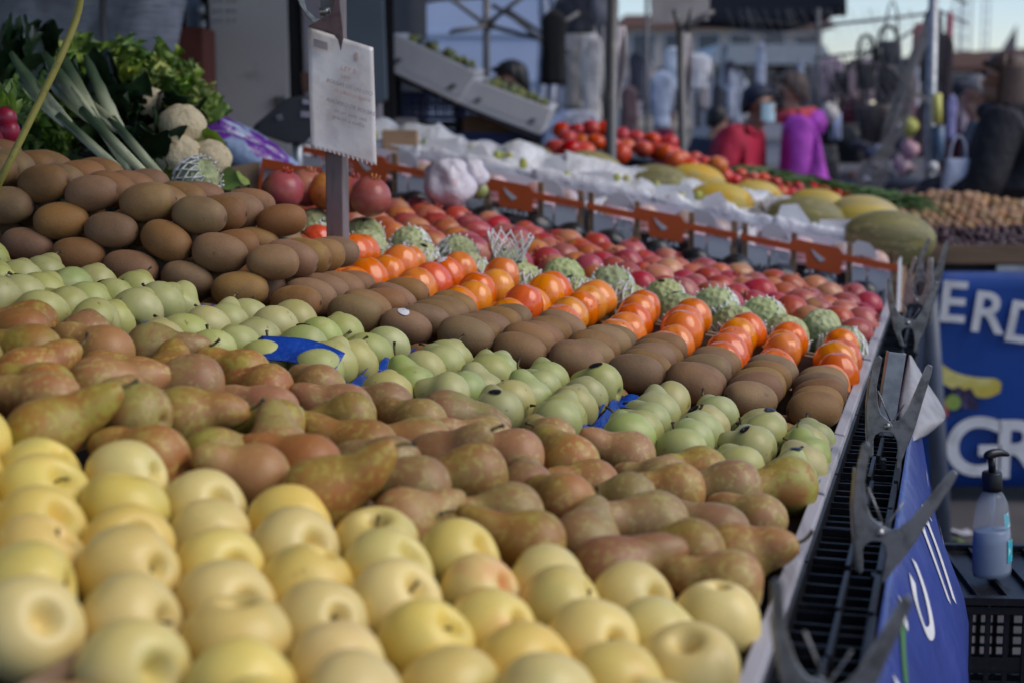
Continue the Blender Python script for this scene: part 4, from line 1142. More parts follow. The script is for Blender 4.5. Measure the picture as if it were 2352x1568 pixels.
for s, u, v, size, mt in (('LEY 5', .48, .27, .0115, m_inkr), ('c\u00e9nt.', .49, .33, .009, m_inkr), ('BOLSAS DE UN USO', .26, .405, .0092, m_ink), ('de pl\u00e1stico ligero', .37, .465, .0095, m_inkr), ('AHORRO DE BOLSAS', .25, .565, .0092, m_ink), ('de un solo uso', .36, .635, .0100, m_ink), ('gracias a todos', .34, .69, .0095, m_ink)):
    text(s, size, gp(u, v, .006), sg, mt, (PI / 2, -SLX, 0), .0003, 'print_line')
for k in range(13):
    u = .06 + k * .07
    ob('heat_seal', MB().quadbox([gp(a_, b_, d_) for d_ in (.0045, .006) for a_, b_ in ((u, .955), (u + .022, .955), (u + .034, .985), (u + .012, .985))]), m_sign, sg)
tag(sg, 'worn white laminated notice with faded print clamped to the post', 'sign')
# clamp holding the notice: reddish plastic jaw on dark steel
cl = empty('sign_clamp', at(762, 60, SY - .06)); C0 = cl.location.copy()
m_cl = M('red brown clamp', (.13, .075, .075), .4, [dict(k='n', s=60, c=(.075, .05, .055), lo=.45, hi=.65)]); 
def cp(poly, d0, d1, nm, mt):
    q = ob(nm, MB().prism(poly, d0, d1, lambda u, v, d: at(u, v, SY - .06 + d) - C0), mt, cl); bevel(q, .0015); return q
cp([(676, -20), (694, -20), (704, 22), (724, 40), (752, 44), (752, 70), (726, 60), (704, 38), (690, 16)], -.004, .010, 'handle', m_steel)
cp([(706, 62), (736, 44), (762, 32), (768, -20), (778, -20), (787, 60), (789, 88), (783, 118), (776, 92), (766, 80), (740, 70)], -.012, -.004, 'jaw', m_cl)
ob('spring', sm(MB().tube([at(735, 28, SY - .06) - C0, at(758, 26, SY - .06) - C0], px(9, SY), 12)), m_steel, cl)
ob('block', MB().prism([(735, -30), (762, -30), (762, 18), (736, 20)], -.002, .02, lambda u, v, d: at(u, v, SY - .055 + d) - C0), m_pole, cl)
tag(cl, 'dark steel and red brown spring clamp gripping the top of the notice', 'clamp')

# ------------------------------------------------------------------ vegetables heaped at the left
def leaf_grid(L_, W_, ruf, curl, k, n=7, m=4, tip=.7):
    rr = random.Random(k); ph = rr.uniform(0, 6)
    def fn(u, v):
        x = (v - .5) * W_ * (math.sin(PI * min(1, u * .93 + .05)) ** tip); e = abs(v - .5) * 2
        z = u * L_
        return (x, -curl * L_ * u * u + ruf * e * math.sin(u * 26 + ph + v * 3) + .25 * W_ * e * e * .4, z)
    return MB().grid(n, m, fn)
def leafm(name, c1, c2, c3=None, rough=.45):
    ls = [dict(k='r', seed=14.7, c=c2, lo=.3, hi=.9), dict(k='n', s=40, c=c2, lo=.4, hi=.7)]
    if c3: ls.append(dict(k='nr', s=12, c=c3, lo=.4, hi=.65, seed=9.7, rlo=.3, rhi=.8))
    return M(name, c1, rough, ls, bump=(60, .4, .003), hsv=(.01, .1, .2))
m_lett = leafm('curly lettuce leaf', (.16, .29, .05), (.28, .41, .07), (.52, .54, .13))
m_chard = leafm('dark chard leaf', (.012, .030, .012), (.03, .058, .022), None, .35)
m_leek = M('leek', (.055, .095, .05), .45, [dict(k='z', c=(.55, .58, .38), lo=.17, hi=.05), dict(k='n', s=60, c=(.10, .15, .07), lo=.5, hi=.6, sv=(1, 1, .1), m=.4)])
m_cel = leafm('leaf green herb', (.09, .18, .03), (.18, .31, .05))
def lettuce(x, y, Y, rad, label, k, mat=None, n=80):
    c = at(x, y, Y)
    r = empty('curly_lettuce', c)
    meshes = [sm(leaf_grid(rad * 1.0, rad * .55, rad * .16, U(.1, .5), k * 10 + q, 14, 6), 'leaf') for q in range(4)]
    for me in meshes: me.materials.append(mat or m_lett)
    for i in range(n):
        d = V((U(-1, 1), U(-1, .8), U(-.25, 1))).normalized()
        ob('leaf', random.choice(meshes), None, r, d * rad * .15, aim(d), U(.75, 1.05))
    tag(r, label, 'lettuce', 'leafy heads at the left'); return r
lettuce(225, 215, 3.55, .115, 'bright curly lettuce head left of centre below the silver sheet', 1)
lettuce(320, 225, 3.50, .125, 'large yellow green curly lettuce in the middle of the leafy heap', 2)
lettuce(388, 250, 3.45, .105, 'curly lettuce at the right end of the heap above the cauliflowers', 3)
lettuce(170, 185, 3.7, .095, 'curly lettuce at the back left just under the silver sheet', 4)
lettuce(95, 290, 3.1, .10, 'feathery green herb head behind the yellow hose', 5, m_cel, 60)
lettuce(60, 360, 2.95, .09, 'feathery green herb head low behind the kiwi heap', 6, m_cel, 50)
def chard(x, y, Y, L_, label, n, tilt=(0, 0, 1)):
    r = empty('chard_bunch', at(x, y, Y))
    me = [sm(leaf_grid(L_, L_ * .55, L_ * .04, U(.15, .5), 70 + q, 9, 6), 'leaf') for q in range(4)]
    for q in me: q.materials.append(m_chard)
    ms = bpy.data.materials.get('purple stalk') or M('purple stalk', (.12, .025, .10), .4, [dict(k='n', s=40, c=(.35, .22, .3), lo=.6, hi=.7)])
    for i in range(n):
        d = (V(tilt) + V((U(-.8, .8), U(-.7, .5), U(-.5, .6)))).normalized()
        ob('leaf', random.choice(me), None, r, d * .02 + V((U(-.04, .04), U(-.03, .03), U(-.03, .03))), aim(d), U(.7, 1.1))
    for i in range(3):
        d = (-V(tilt) * .6 + V((U(-.3, .5), -.5, U(-.2, .2)))).normalized() * .09
        ob('stalk', sm(MB().tube([(0, 0, 0), d * .5, d], [.004, .006, .008], 7)), ms, r)
    tag(r, label, 'chard', 'dark leaf bunches at the left')
chard(60, 195, 3.45, .12, 'dark chard leaves rising at the far left below the sheet', 22)
chard(15, 215, 3.3, .12, 'dark chard leaves cut off by the left picture edge', 18)
chard(225, 290, 3.2, .15, 'dark chard bunch in the middle of the heap beside the leeks', 26, (.2, -.5, .3))
chard(300, 320, 3.15, .14, 'dark leafy bunch hanging in front of the cauliflowers', 26, (.5, -.5, .1))
chard(335, 385, 3.0, .11, 'dark purple stalked bunch low beside the cauliflowers', 14, (.0, -.4, .6))
for i, (x0, y0, x1, y1, Y) in enumerate(((335, 402, 110, 170, 2.66), (300, 396, 150, 175, 2.68), (275, 392, 60, 200, 2.64), (375, 412, 190, 200, 2.70))):
    pa, pb = at(x0, y0, Y), at(x1, y1, Y + .25)
    d = pb - pa; L_ = d.length
    r = empty('leek', pa, aim(d, 0))
    ob('shaft', sm(MB().tube([(0, 0, 0), (0, 0, .01), (0, 0, L_ * .55), (0, 0, L_ * .62)], [.003, .008, .009, .0095], 10)), m_leek, r)
    for q in range(5):
        ang = U(-.5, .5) + (0 if q % 2 else PI)
        lm = leaf_grid(L_ * U(.5, .62), .024, .002, U(-.25, .25), 200 + i * 7 + q, 8, 2, .35)
        le = ob('leaf', sm(lm), M_leek2 if False else m_leek, r, (0, 0, L_ * .48), (U(-.12, .12), U(-.12, .12), ang)); solid(le, .0012)
    tag(r, 'leek with pale shaft and grey green blades, %s in the fan above the kiwis' % ORD[i + 1], 'leek', 'leeks above the kiwis')
m_caul = M('cauliflower curd', (.64, .54, .35), .8, [dict(k='n', s=50, c=(.5, .40, .23), lo=.5, hi=.7)], bump=[(120, .35, .003, 'v'), (260, .3, .002)])
def caul_mesh(k):
    def fn(u, v):
        th, ph_ = 2 * PI * u, PI * v
        p = V((math.sin(ph_) * math.cos(th), math.sin(ph_) * math.sin(th), .85 * math.cos(ph_)))
        f = 1 + .10 * mn.noise(p * 3 + V((k, 0, 0))) + .06 * abs(mn.noise(p * 8 + V((k, 1, 0))))
        return p * .062 * f
    me = sm(MB().grid(30, 18, fn), 'curd'); me.materials.append(m_caul); return me
for i, (x, y, Y, s_, lab) in enumerate(((342, 240, 3.12, .66, 'cauliflower at the top of the pile under the lettuce'), (418, 290, 3.02, .80, 'cauliflower to the right in the middle of the pile'), (372, 318, 3.04, .62, 'cauliflower partly hidden behind dark leaves'), (412, 362, 2.96, .80, 'large cauliflower in the pile right of the leeks'), (480, 368, 2.98, .74, 'cauliflower at the right end next to the orange carton'))):
    r = empty('cauliflower', at(x, y, Y)); 
    ob('curd', caul_mesh(i), None, r, None, aim((U(-.2, .4), -.5, .8)), s_ * .92)
    me = sm(leaf_grid(.075 * s_, .06 * s_, .004, .35, 400 + i), 'leaf'); me.materials.append(m_lett)
    for q in range(7):
        an = q * 2 * PI / 7; d = V((math.cos(an), math.sin(an) * .6 - .1, -.35 + .5 * R()))
        ob('leaf', me, None, r, d * .035 * s_ + V((0, 0, -.028 * s_)), aim(d))
    tag(r, lab, 'cauliflower', 'cauliflowers at the left')
m_bagp = M('printed celery bag', (.32, .42, .62), .22, [dict(k='n', s=9, c=(.16, .03, .34), lo=.50, hi=.56), dict(k='n', s=20, c=(.5, .62, .75), lo=.55, hi=.7, sv=(1, 4, 1)), dict(k='n', s=15, c=(.35, .48, .30), lo=.58, hi=.66, sv=(.6, 3, 1))], bump=(30, .7, .008))
for i, (x, y, Y, sx_, rz_, lab) in enumerate(((500, 320, 3.75, .085, .35, 'blue and purple printed vegetable bag nearest the cauliflowers'), (560, 340, 3.7, .095, .4, 'purple and pale blue vegetable bag in the middle'), (585, 372, 3.6, .08, .3, 'purple vegetable bag leaning on the orange carton'), (445, 265, 3.85, .07, .4, 'light blue vegetable bag behind the curly lettuce'))):
    def bg_(u, v):
        th, ph_ = 2 * PI * u, PI * v
        n = mn.noise(V((math.cos(th) * 2, math.sin(th) * 2, v * 5 + i))) * .18
        r0 = math.sin(ph_) ** .6 * (1 + n)
        return (sx_ * 1.5 * math.cos(ph_), sx_ * .55 * r0 * math.cos(th), sx_ * .5 * r0 * math.sin(th))
    o = ob('vegetable_bag', sm(MB().grid(20, 14, bg_)), m_bagp, None, at(x, y, Y), (0, .5, rz_)); tag(o, lab, 'bag', 'printed vegetable bags')
m_rad = M('radish', (.30, .015, .045), .35, [dict(k='z', c=(.6, .45, .45), lo=-.014, hi=-.022)])
for i, (x, y) in enumerate(((14, 272), (22, 303), (0, 315))):
    r = empty('radish', at(x, y, 2.6)); ob('root', round_mesh('root', .0175, 500 + i, 1.15, .02, 12, -.05, 16), m_rad, r)
    for q in range(4): ob('leaf', sm(leaf_grid(.05, .02, .002, .3, 520 + q)), m_cel, r, (0, 0, .016), aim((U(-.4, .4), U(-.2, .6), 1)))
    tag(r, ['round red radish at the left edge above the others', 'red radish just below the topmost radish', 'red radish cut off by the left picture edge'][i], 'radish', 'radishes at the left edge')
o = ob('onion', round_mesh('onion', .026, 600, .9, .02, 12, -.1, 18), M('white onion', (.55, .48, .42), .4), None, at(10, 352, 2.6)); tag(o, 'pale onion just below the radishes at the left edge', 'onion')
# netted cherimoya lying on the kiwi heap side
o = ob('cherimoya', CHER[1], None, None, at(452, 415, 2.72), aim((.8, -.3, .5)), .85); ob('foam_net', NETS[2], None, o); tag(o, 'single white netted cherimoya behind the top of the kiwi heap', 'cherimoya', 'cherimoyas on the stall')
# base crates that carry the vegetables
for i, (x0, x1, yb, Y0, Y1, lb) in enumerate(((-120, 300, 420, 2.75, 3.3, 'the herbs and leeks'), (120, 470, 330, 3.34, 3.75, 'the lettuces'), (480, 640, 430, 3.5, 3.95, 'the printed bags'), (300, 478, 430, 3.1, 3.32, 'the cauliflowers'))):
    pa, pb = at(x0, yb, Y0), at(x1, yb, Y0)
    box_crate(((pa.x + pb.x) / 2, (Y0 + Y1) / 2, pa.z - .16), pb.x - pa.x, Y1 - Y0, .16, m_blackpl, 'dark plastic crate under %s' % lb, 0)
    bed = ob('leaf_bed', sm(MB().grid(10, 6, lambda u, v: (pa.x + (pb.x - pa.x) * (.04 + .92 * u), Y0 + (Y1 - Y0) * (.05 + .9 * v), pa.z - .03 + .05 * v + .015 * math.sin(u * 9)))), m_chard)
    tag(bed, None, None, kind='stuff'); bed['label'] = 'dark leafy trimmings bedding %s' % lb
# yellow green hose
hp = catmull([at(188, -30, 2.42), at(176, 40, 2.42), at(140, 130, 2.40), at(92, 230, 2.38), at(48, 320, 2.36), at(16, 384, 2.35), at(-10, 440, 2.36), at(-30, 520, 2.4)], 6)
o = ob('hose', sm(MB().tube(hp, .0055, 12)), M('yellow green hose', (.30, .27, .06), .55, [dict(k='n', s=40, c=(.2, .19, .05), lo=.5, hi=.7)])); tag(o, 'thin yellow green hose hanging down at the left edge', 'hose')
# scale
r = empty('weighing_scale', at(680, 360, 3.9)); L0 = r.location.copy(); SYc = 3.9
def scp(poly, d0, d1, nm, mt, bw=.004):
    q = ob(nm, MB().prism(poly, d0, d1, lambda u, v, d: at(u, v, SYc + d) - L0), mt, r); bevel(q, bw); return q
m_scale = plain('dark scale plastic', (.055, .055, .062), .45)
scp([(578, 298), (586, 286), (660, 226), (690, 220), (722, 226), (726, 300), (700, 330), (660, 330), (625, 318), (592, 310)], 0, .10, 'display_housing', m_scale)
scp([(590, 284), (662, 228), (668, 234), (596, 292)], -.004, .0, 'housing_ridge', m_scale, .001)
scp([(694, 228), (724, 230), (724, 244), (694, 240)], -.004, .0, 'display_window', plain('display glass', (.4, .38, .45), .2), .001)
scp([(690, 256), (724, 258), (724, 272), (690, 270)], -.004, .0, 'display_window', plain('display glass', (.42, .38, .45), .2), .001)
scp([(632, 266), (646, 262), (650, 276), (636, 280)], -.004, .0, 'bolt', m_steel, .001)
ob('column', sm(MB().tube([at(682, 300, SYc + .05) - L0, at(684, 470, SYc + .05) - L0], .014, 12)), m_galv, r)
tag(r, 'dark weighing scale display head on a column behind the notice', 'scale')
# ------------------------------------------------------------------ people
m_skin = M('skin', (.42, .24, .17), .5, [dict(k='n', s=30, c=(.36, .18, .13), lo=.45, hi=.7)])
def skin_obj(name, joints, edges, mat, parent, sub=2, root=0):
    """joints: name -> (pos, rx, ry)"""
    keys = list(joints); idx = {k: i for i, k in enumerate(keys)}
    me = bpy.data.meshes.new(name)
    me.from_pydata([tuple(joints[k][0]) for k in keys], [(idx[a], idx[b]) for a, b in edges], [])
    o = ob(name, me, mat, parent)
    md = o.modifiers.new('skin', 'SKIN')
    sv = me.skin_vertices[0].data
    for k in keys:
        j = joints[k]; sv[idx[k]].radius = (j[1], j[2] if len(j) > 2 else j[1])
        sv[idx[k]].use_root = idx[k] == root
    md.use_smooth_shade = True
    s = o.modifiers.new('sub', 'SUBSURF'); s.levels = sub; s.render_levels = sub
    return o
def person(loc, H, rotz, label, coat, legs, hair, arms=None, coatlen=.46, hood=None, hairlong=False, scarf=None, mask=None, puffy=0.0, lean=0.0):
    """faces -Y when rotz = 0"""
    r = empty('person', loc, (0, 0, rotz)); s = H / 1.7
    J = {}
    def j(k, x, y, z, a, b=None): J[k] = (V((x, y, z)) * s, a * s, (b or a) * s)
    ln = lean
    j('pelvis', 0, 0, .93, .13, .10); j('waist', 0, -.02 * ln, 1.08, .12, .09); j('chest', 0, -.10 * ln, 1.28, .145, .10); j('neckb', 0, -.16 * ln, 1.42, .07, .065); j('neck', 0, -.20 * ln - .01, 1.475, .052)
    hy = -.24 * ln
    j('jaw', 0, hy - .03, 1.53, .062, .066); j('head', 0, hy - .012, 1.605, .076, .088); j('crown', 0, hy, 1.665, .05, .055); j('nose', 0, hy - .105, 1.575, .013)
    j('earL', .078, hy, 1.585, .016, .02); j('earR', -.078, hy, 1.585, .016, .02)
    E_ = [('pelvis', 'waist'), ('waist', 'chest'), ('chest', 'neckb'), ('neckb', 'neck'), ('neck', 'jaw'), ('jaw', 'head'), ('head', 'crown'), ('jaw', 'nose'), ('head', 'earL'), ('head', 'earR')]
    arms = arms or {1: ((.22, .02, 1.12), (.24, -.12, .90)), -1: ((-.22, .02, 1.12), (-.24, -.12, .90))}
    for sg_, t in ((1, 'L'), (-1, 'R')):
        el, ha = arms[sg_]
        j('sh' + t, sg_ * .165, -.10 * ln, 1.385, .055); j('el' + t, *el, .042); j('wr' + t, *ha, .027)
        d = (V(ha) - V(el)).normalized(); sd_ = d.cross(V((0, 0, 1))); sd_ = sd_.normalized() if sd_.length > .1 else V((1, 0, 0))
        pm = V(ha) + d * .05; j('pa' + t, *pm, .026, .018)
        E_ += [('chest', 'sh' + t), ('sh' + t, 'el' + t), ('el' + t, 'wr' + t), ('wr' + t, 'pa' + t)]
        for f in range(4):
            b0 = pm + d * .035 + sd_ * (f - 1.5) * .018; ln_ = (.035, .042, .040, .030)[f]
            j('f%d%s' % (f, t), *b0, .009); j('g%d%s' % (f, t), *(b0 + d * ln_ + V((0, -.012, -.006))), .007)
            E_ += [('pa' + t, 'f%d%s' % (f, t)), ('f%d%s' % (f, t), 'g%d%s' % (f, t))]
        th = V(ha) + d * .03 + sd_ * .035; j('th' + t, *th, .010); j('ti' + t, *(th + d * .03 + sd_ * .01), .008); E_ += [('wr' + t, 'th' + t), ('th' + t, 'ti' + t)]
        j('hip' + t, sg_ * .09, 0, .86, .085); j('kn' + t, sg_ * .095, -.01, .48, .058); j('an' + t, sg_ * .10, .02, .09, .04); j('to' + t, sg_ * .11, -.13, .04, .035)
        E_ += [('pelvis', 'hip' + t), ('hip' + t, 'kn' + t), ('kn' + t, 'an' + t), ('an' + t, 'to' + t)]
    skin_obj('body', J, E_, m_skin, r)
    p = puffy
    G = {}
    def g(k, src, a, b=None, dz=0): G[k] = (J[src][0] + V((0, 0, dz * s)), a * s, (b or a) * s)
    g('pelvis', 'pelvis', .165 + p, .135 + p, -.0); g('waist', 'waist', .155 + p, .125 + p); g('chest', 'chest', .175 + p, .135 + p); g('neckb', 'neckb', .085 + p * .5, .08, .0)
    G['hem'] = (J['pelvis'][0] - V((0, 0, (coatlen - .30) * s)), (.17 + p) * s, (.14 + p) * s)
    EG = [('waist', 'pelvis'), ('pelvis', 'hem'), ('waist', 'chest'), ('chest', 'neckb')]
    for t in 'LR':
        g('sh' + t, 'sh' + t, .078 + p * .6); g('el' + t, 'el' + t, .064 + p * .6); g('wr' + t, 'wr' + t, .046 + p * .4)
        EG += [('chest', 'sh' + t), ('sh' + t, 'el' + t), ('el' + t, 'wr' + t)]
    ct = skin_obj('coat', G, EG, coat, r)
    TR = {}
    for t in 'LR':
        for k, a in (('hip', .10), ('kn', .078), ('an', .062)): TR[k + t] = (J[k + t][0], a * s, a * s)
    TR['pel'] = (J['pelvis'][0], .145 * s, .115 * s)
    skin_obj('trousers', TR, [('pel', 'hipL'), ('pel', 'hipR'), ('hipL', 'knL'), ('knL', 'anL'), ('hipR', 'knR'), ('knR', 'anR')], legs, r)
    for sg_ in (1, -1):
        ob('shoe', sm(MB().revolve([(0, .045), (.03, .042), (.05, .02), (.048, -.02), (.0, -.03)], 12, lambda x, y, z: (x * s, y * 2.4 * s, z * 1.1 * s))), m_black, r, V((sg_ * .105, -.05, .036)) * s)
    hm = lambda u, v: (lambda th, ph_: (.086 * math.cos(th) * math.sin(ph_) * s, .098 * math.sin(th) * math.sin(ph_) * s, .088 * math.cos(ph_) * s - max(0, ph_ - 1.0) * max(0, math.sin(th)) * .07 * s + max(0, ph_ - 1.2) * max(0, -math.sin(th)) * .10 * s))(2 * PI * u, v * (PI * .60))
    hc = J['head'][0] + V((0, .014, .006)) * s
    ho = ob('hair', sm(MB().grid(26, 12, lambda u, v: V(hm(u, v)) * (1 + .05 * mn.noise(V((u * 20, v * 12, 3)))))), hair, r, hc); solid(ho, .010 * s, 1)
    if hairlong:
        ho2 = ob('hair_fall', sm(MB().grid(24, 10, lambda u, v: (lambda th: V(((.080 + .034 * v) * math.cos(th) * s, (.092 + .022 * v) * math.sin(th) * s, (.03 - .175 * v + .01 * mn.noise(V((u * 18, 0, 1)))) * s)))(-.25 + (PI + .5) * u))), hair, r, hc); solid(ho2, .016 * s)
    for sg_ in (1, -1):
        ob('eye', sm(MB().revolve([(0, .010), (.007, .007), (.010, 0), (.007, -.007), (0, -.010)], 10)), m_black, r, V((sg_ * .032, hy - .092, 1.602)) * s)
    if mask: ob('face_mask', sm(MB().grid(12, 8, lambda u, v: (.078 * math.sin((u - .5) * 2.4) * s, (-.10 * math.cos((u - .5) * 2.2)) * s, (.045 - .10 * v) * s))), mask, r, J['jaw'][0] + V((0, .030, .012)) * s)
    if scarf: ob('collar', sm(MB().tube([(.092 * math.cos(a) * s, .088 * math.sin(a) * s, .012 * math.sin(a * 1.0) * s) for a in [i * PI / 10 for i in range(21)]], .036 * s, 10)), scarf, r, J['neckb'][0] + V((0, .0, .035)) * s)
    if hood: ob('hood', sm(MB().revolve([(0, .05), (.08, .045), (.115, 0), (.09, -.05), (0, -.06)], 18, lambda x, y, z: (x * s, y * .75 * s, z * 1.3 * s))), hood, r, J['neckb'][0] + V((0, .09, .0)) * s)
    tag(r, label, 'person'); return r
def cloth(name, c, rough=.75, **k): return M(name, c, rough, [dict(k='n', s=9, c=tuple(x * .65 for x in c), lo=.42, hi=.68)], bump=[(9, .7, .03), (40, .3, .006)], **k)
def xg(x, Y): return at(x, 784, Y).x
m_hairbr = M('brown hair', (.06, .032, .022), .5, [dict(k='n', s=120, c=(.10, .055, .035), lo=.45, hi=.65, sv=(1, 1, .1))])
m_hairbl = M('black hair', (.010, .009, .010), .45)
m_magenta = cloth('magenta jacket', (.52, .08, .58)); m_coral = cloth('coral collar', (.75, .10, .12)); m_red = cloth('crimson puffer', (.50, .015, .055)); m_navy = cloth('navy cloth', (.02, .03, .06)); m_blk = cloth('black quilted coat', (.020, .019, .026)); m_brown = cloth('dark brown fur', (.05, .035, .035)); m_grey = cloth('grey cloth', (.10, .10, .12)); m_mask = plain('pale blue mask', (.45, .65, .75), .6)
person((xg(1838, 8.4), 8.4, 0), 1.62, -1.75, 'person in a magenta jacket with coral collar facing left beyond the stall', m_magenta, m_grey, m_hairbr, scarf=m_coral, hood=m_magenta, mask=m_black, puffy=.015, lean=.35, arms={1: ((.20, -.04, 1.12), (.16, -.24, .98)), -1: ((-.20, -.06, 1.12), (-.14, -.26, 1.0))})
person((xg(1665, 8.3), 8.3, 0), 1.55, 1.1, 'person in a crimson puffer jacket bending beside the magenta jacket', m_red, m_navy, M('navy cap', (.02, .025, .05), .7), mask=m_mask, puffy=.035, lean=.7, arms={1: ((.24, -.05, 1.15), (.14, -.28, 1.02)), -1: ((-.26, -.02, 1.14), (-.18, -.26, 1.0))})
person((xg(1625, 10.6), 10.6, 0), 1.45, 2.4, 'person in navy behind the crimson jacket', m_navy, m_navy, m_hairbl, lean=.3)
bw = person((xg(2285, 6.6), 6.6, 0), 1.66, -1.95, 'person with long brown hair in a black quilted coat at the right edge', m_blk, m_blk, m_hairbr, hairlong=True, hood=m_blk, puffy=.045, coatlen=.85, scarf=m_blk, arms={1: ((.24, -.06, 1.10), (.16, -.36, 1.06)), -1: ((-.24, -.08, 1.12), (-.16, -.38, 1.08))})
person((xg(2244, 8.4), 8.4, 0), 1.6, -1.7, 'person in a teal grey jacket half hidden behind the black coat', cloth('teal grey', (.10, .15, .16)), m_navy, M('grey hair', (.22, .2, .19), .5), lean=.2)
person((xg(1203, 8.0), 8.0, 0), 1.665, -1.2, 'dark haired person in blue behind the white foam boxes', cloth('denim shirt', (.06, .09, .17)), m_navy, m_hairbl, lean=.3)
person((xg(1520, 12.5), 12.5, 0), 1.5, 1.6, 'distant small person in a red top between the poles', cloth('red top', (.40, .03, .06)), m_navy, m_hairbr)
person((xg(2185, 11.5), 11.5, 0), 1.62, 1.6, 'distant person in maroon between pole and black coat', cloth('maroon coat', (.10, .012, .03)), m_navy, m_hairbl, coatlen=.8)
# carrier bag held by the black coat
def bag(x, y, Y, w_, h, mat, label, handle=None, name='shopping_bag', cat='bag', group=None, hh=.5):
    r = empty(name, at(x, y, Y)); W, H_ = px(w_, Y), px(h, Y)
    def fn(u, v):
        th = 2 * PI * u; e = .75 + .25 * v
        n = mn.noise(V((math.cos(th) * 1.5 + x, math.sin(th) * 1.5, v * 3 + y))) * .10
        return (W / 2 * math.copysign(abs(math.cos(th)) ** .6, math.cos(th)) * (e + n), W * .22 * math.copysign(abs(math.sin(th)) ** .7, math.sin(th)) * (.25 + .75 * math.sin(PI * min(1, v * .8 + .12)) + n), H_ / 2 - H_ * v)
    b = ob('bag_body', sm(MB().grid(24, 12, fn)), mat, r); solid(b, .002)
    ob('bag_base', sm(MB().revolve([(0, .004), (.8, .003), (1, 0), (.8, -.003), (0, -.004)], 20, lambda xx, yy, zz: (xx * W * .46, yy * W * .12, zz - H_ / 2 + .004))), mat, r)
    hm_ = handle or mat
    for sd_ in (-1, 1):
        ob('handle', sm(MB().tube(catmull([(-W * .26, sd_ * W * .06, H_ * .42), (-W * .2, sd_ * W * .05, H_ * (.5 + hh * .6)), (0, 0, H_ * (.5 + hh)), (W * .2, sd_ * W * .05, H_ * (.5 + hh * .6)), (W * .26, sd_ * W * .06, H_ * .42)], 4), max(.004, W * .028), 6)), hm_, r)
    tag(r, label, cat, group); return r
m_wbag = M('translucent white bag', (.62, .66, .78), .4, [dict(k='n', s=8, c=(.50, .55, .70), lo=.4, hi=.7), dict(k='n', s=7, c=(.55, .05, .25), lo=.68, hi=.72)], bump=(14, .8, .02))
bag(2198, 418, 6.45, 74, 105, m_wbag, 'white plastic carrier bag with a pink mark held by the black coat')

# ------------------------------------------------------------------ white foam grape boxes leaning, crates below
m_foam = M('white polystyrene', (.62, .62, .64), .7, [dict(k='n', s=5, c=(.54, .54, .58), lo=.4, hi=.7)], bump=(300, .2, .002))
def foam_box(pts, Y, dep, label, grapes):
    """pts: top left, top right, bottom right, bottom left of the near face in view pixels"""
    tl_, tr_, br_, bl_ = [at(x, y, Y) for x, y in pts]
    r = empty('foam_box', (bl_ + br_) / 2); L0 = r.location.copy()
    up = ((tl_ - bl_) + (tr_ - br_)) / 2; D = V((.10, 1, .05)).normalized() * dep; ax = (br_ - bl_)
    t = .022
    def slab(o_, e1, e2, e3, nm):
        q = ob(nm, MB().quadbox([o_, o_ + e1, o_ + e1 + e2, o_ + e2, o_ + e3, o_ + e1 + e3, o_ + e1 + e2 + e3, o_ + e2 + e3]), m_foam, r); bevel(q, .004); return q
    o_ = bl_ - L0; n1, nu = ax.normalized(), up.normalized(); nd = D.normalized()
    slab(o_, ax, D, nu * t, 'floor')
    o2 = o_ + nu * (t + .0005); u2 = up - nu * t
    f = slab(o2, ax, nd * t, u2, 'wall'); slab(o2 + D - nd * t, ax, nd * t, u2, 'wall')
    slab(o2 + nd * (t + .0005), n1 * t, D - nd * (2 * t + .001), u2, 'wall'); slab(o2 + ax - n1 * t + nd * (t + .0005), n1 * t, D - nd * (2 * t + .001), u2, 'wall')
    for k in (.14, .80):
        p = o2 + ax * k - nd * .003 + u2 * .08
        ob('notch', MB().quadbox([p, p + n1 * .02, p + n1 * .02 + nd * .002, p + nd * .002, p + u2 * .25 + n1 * .012, p + u2 * .25 + n1 * .032, p + u2 * .25 + n1 * .032 + nd * .002, p + u2 * .25 + n1 * .012 + nd * .002]), m_pole, f)
    tag(r, label, 'foam box')
    mg = M('grape heap', (.16, .19, .06), .35, [dict(k='n', s=20, c=(.28, .28, .06), lo=.45, hi=.6), dict(k='n', s=9, c=(.04, .07, .14), lo=.6, hi=.7)])
    mb = MB()
    for k in range(70):
        c = o2 + ax * U(.14, .86) + D * U(.15, .85) + u2 * U(.75, 1.12)
        rr_ = .014; mb.revolve([(0, rr_), (rr_ * .8, rr_ * .6), (rr_, 0), (rr_ * .8, -rr_ * .6), (0, -rr_)], 7, lambda x, y, z, c=c: (x + c.x, y + c.y, z + c.z))
    q = ob('grapes', sm(mb), mg, None, L0); tag(q, grapes, 'grapes', kind='stuff')
foam_box([(906, 76), (1092, 168), (1052, 238), (862, 148)], 6.0, .30, 'white polystyrene box, the upper of two leaning behind the notice', 'green grapes heaped in the upper white foam box')
foam_box([(1088, 172), (1258, 258), (1240, 312), (1052, 240)], 6.05, .36, 'white polystyrene box, the lower of two, tilted beside the person', 'green grapes heaped in the lower white foam box')
rk0 = at(1050, 330, 6.2); rk_ = empty('display_rack', V((rk0.x, 6.2, 0))); L0 = rk_.location.copy()
bo = ob('sloping_board', MB().prism([(864, 151), (1246, 317), (1243, 325), (861, 159)], 0, .34, lambda u, v, d: at(u, v, 6.03 + d) + V((0, 0, -.004)) - L0), m_dark, rk_)
for u, v in ((880, 172), (1215, 322)):
    for dy in (.06, .30):
        q = at(u, v, 6.03 + dy) - L0
        ob('leg', MB().box(q.x - .015, q.x + .015, q.y - .015, q.y + .015, .002, q.z - .008), m_pole, rk_)
tag(rk_, 'dark sloping rack board under the two white foam boxes', 'rack')
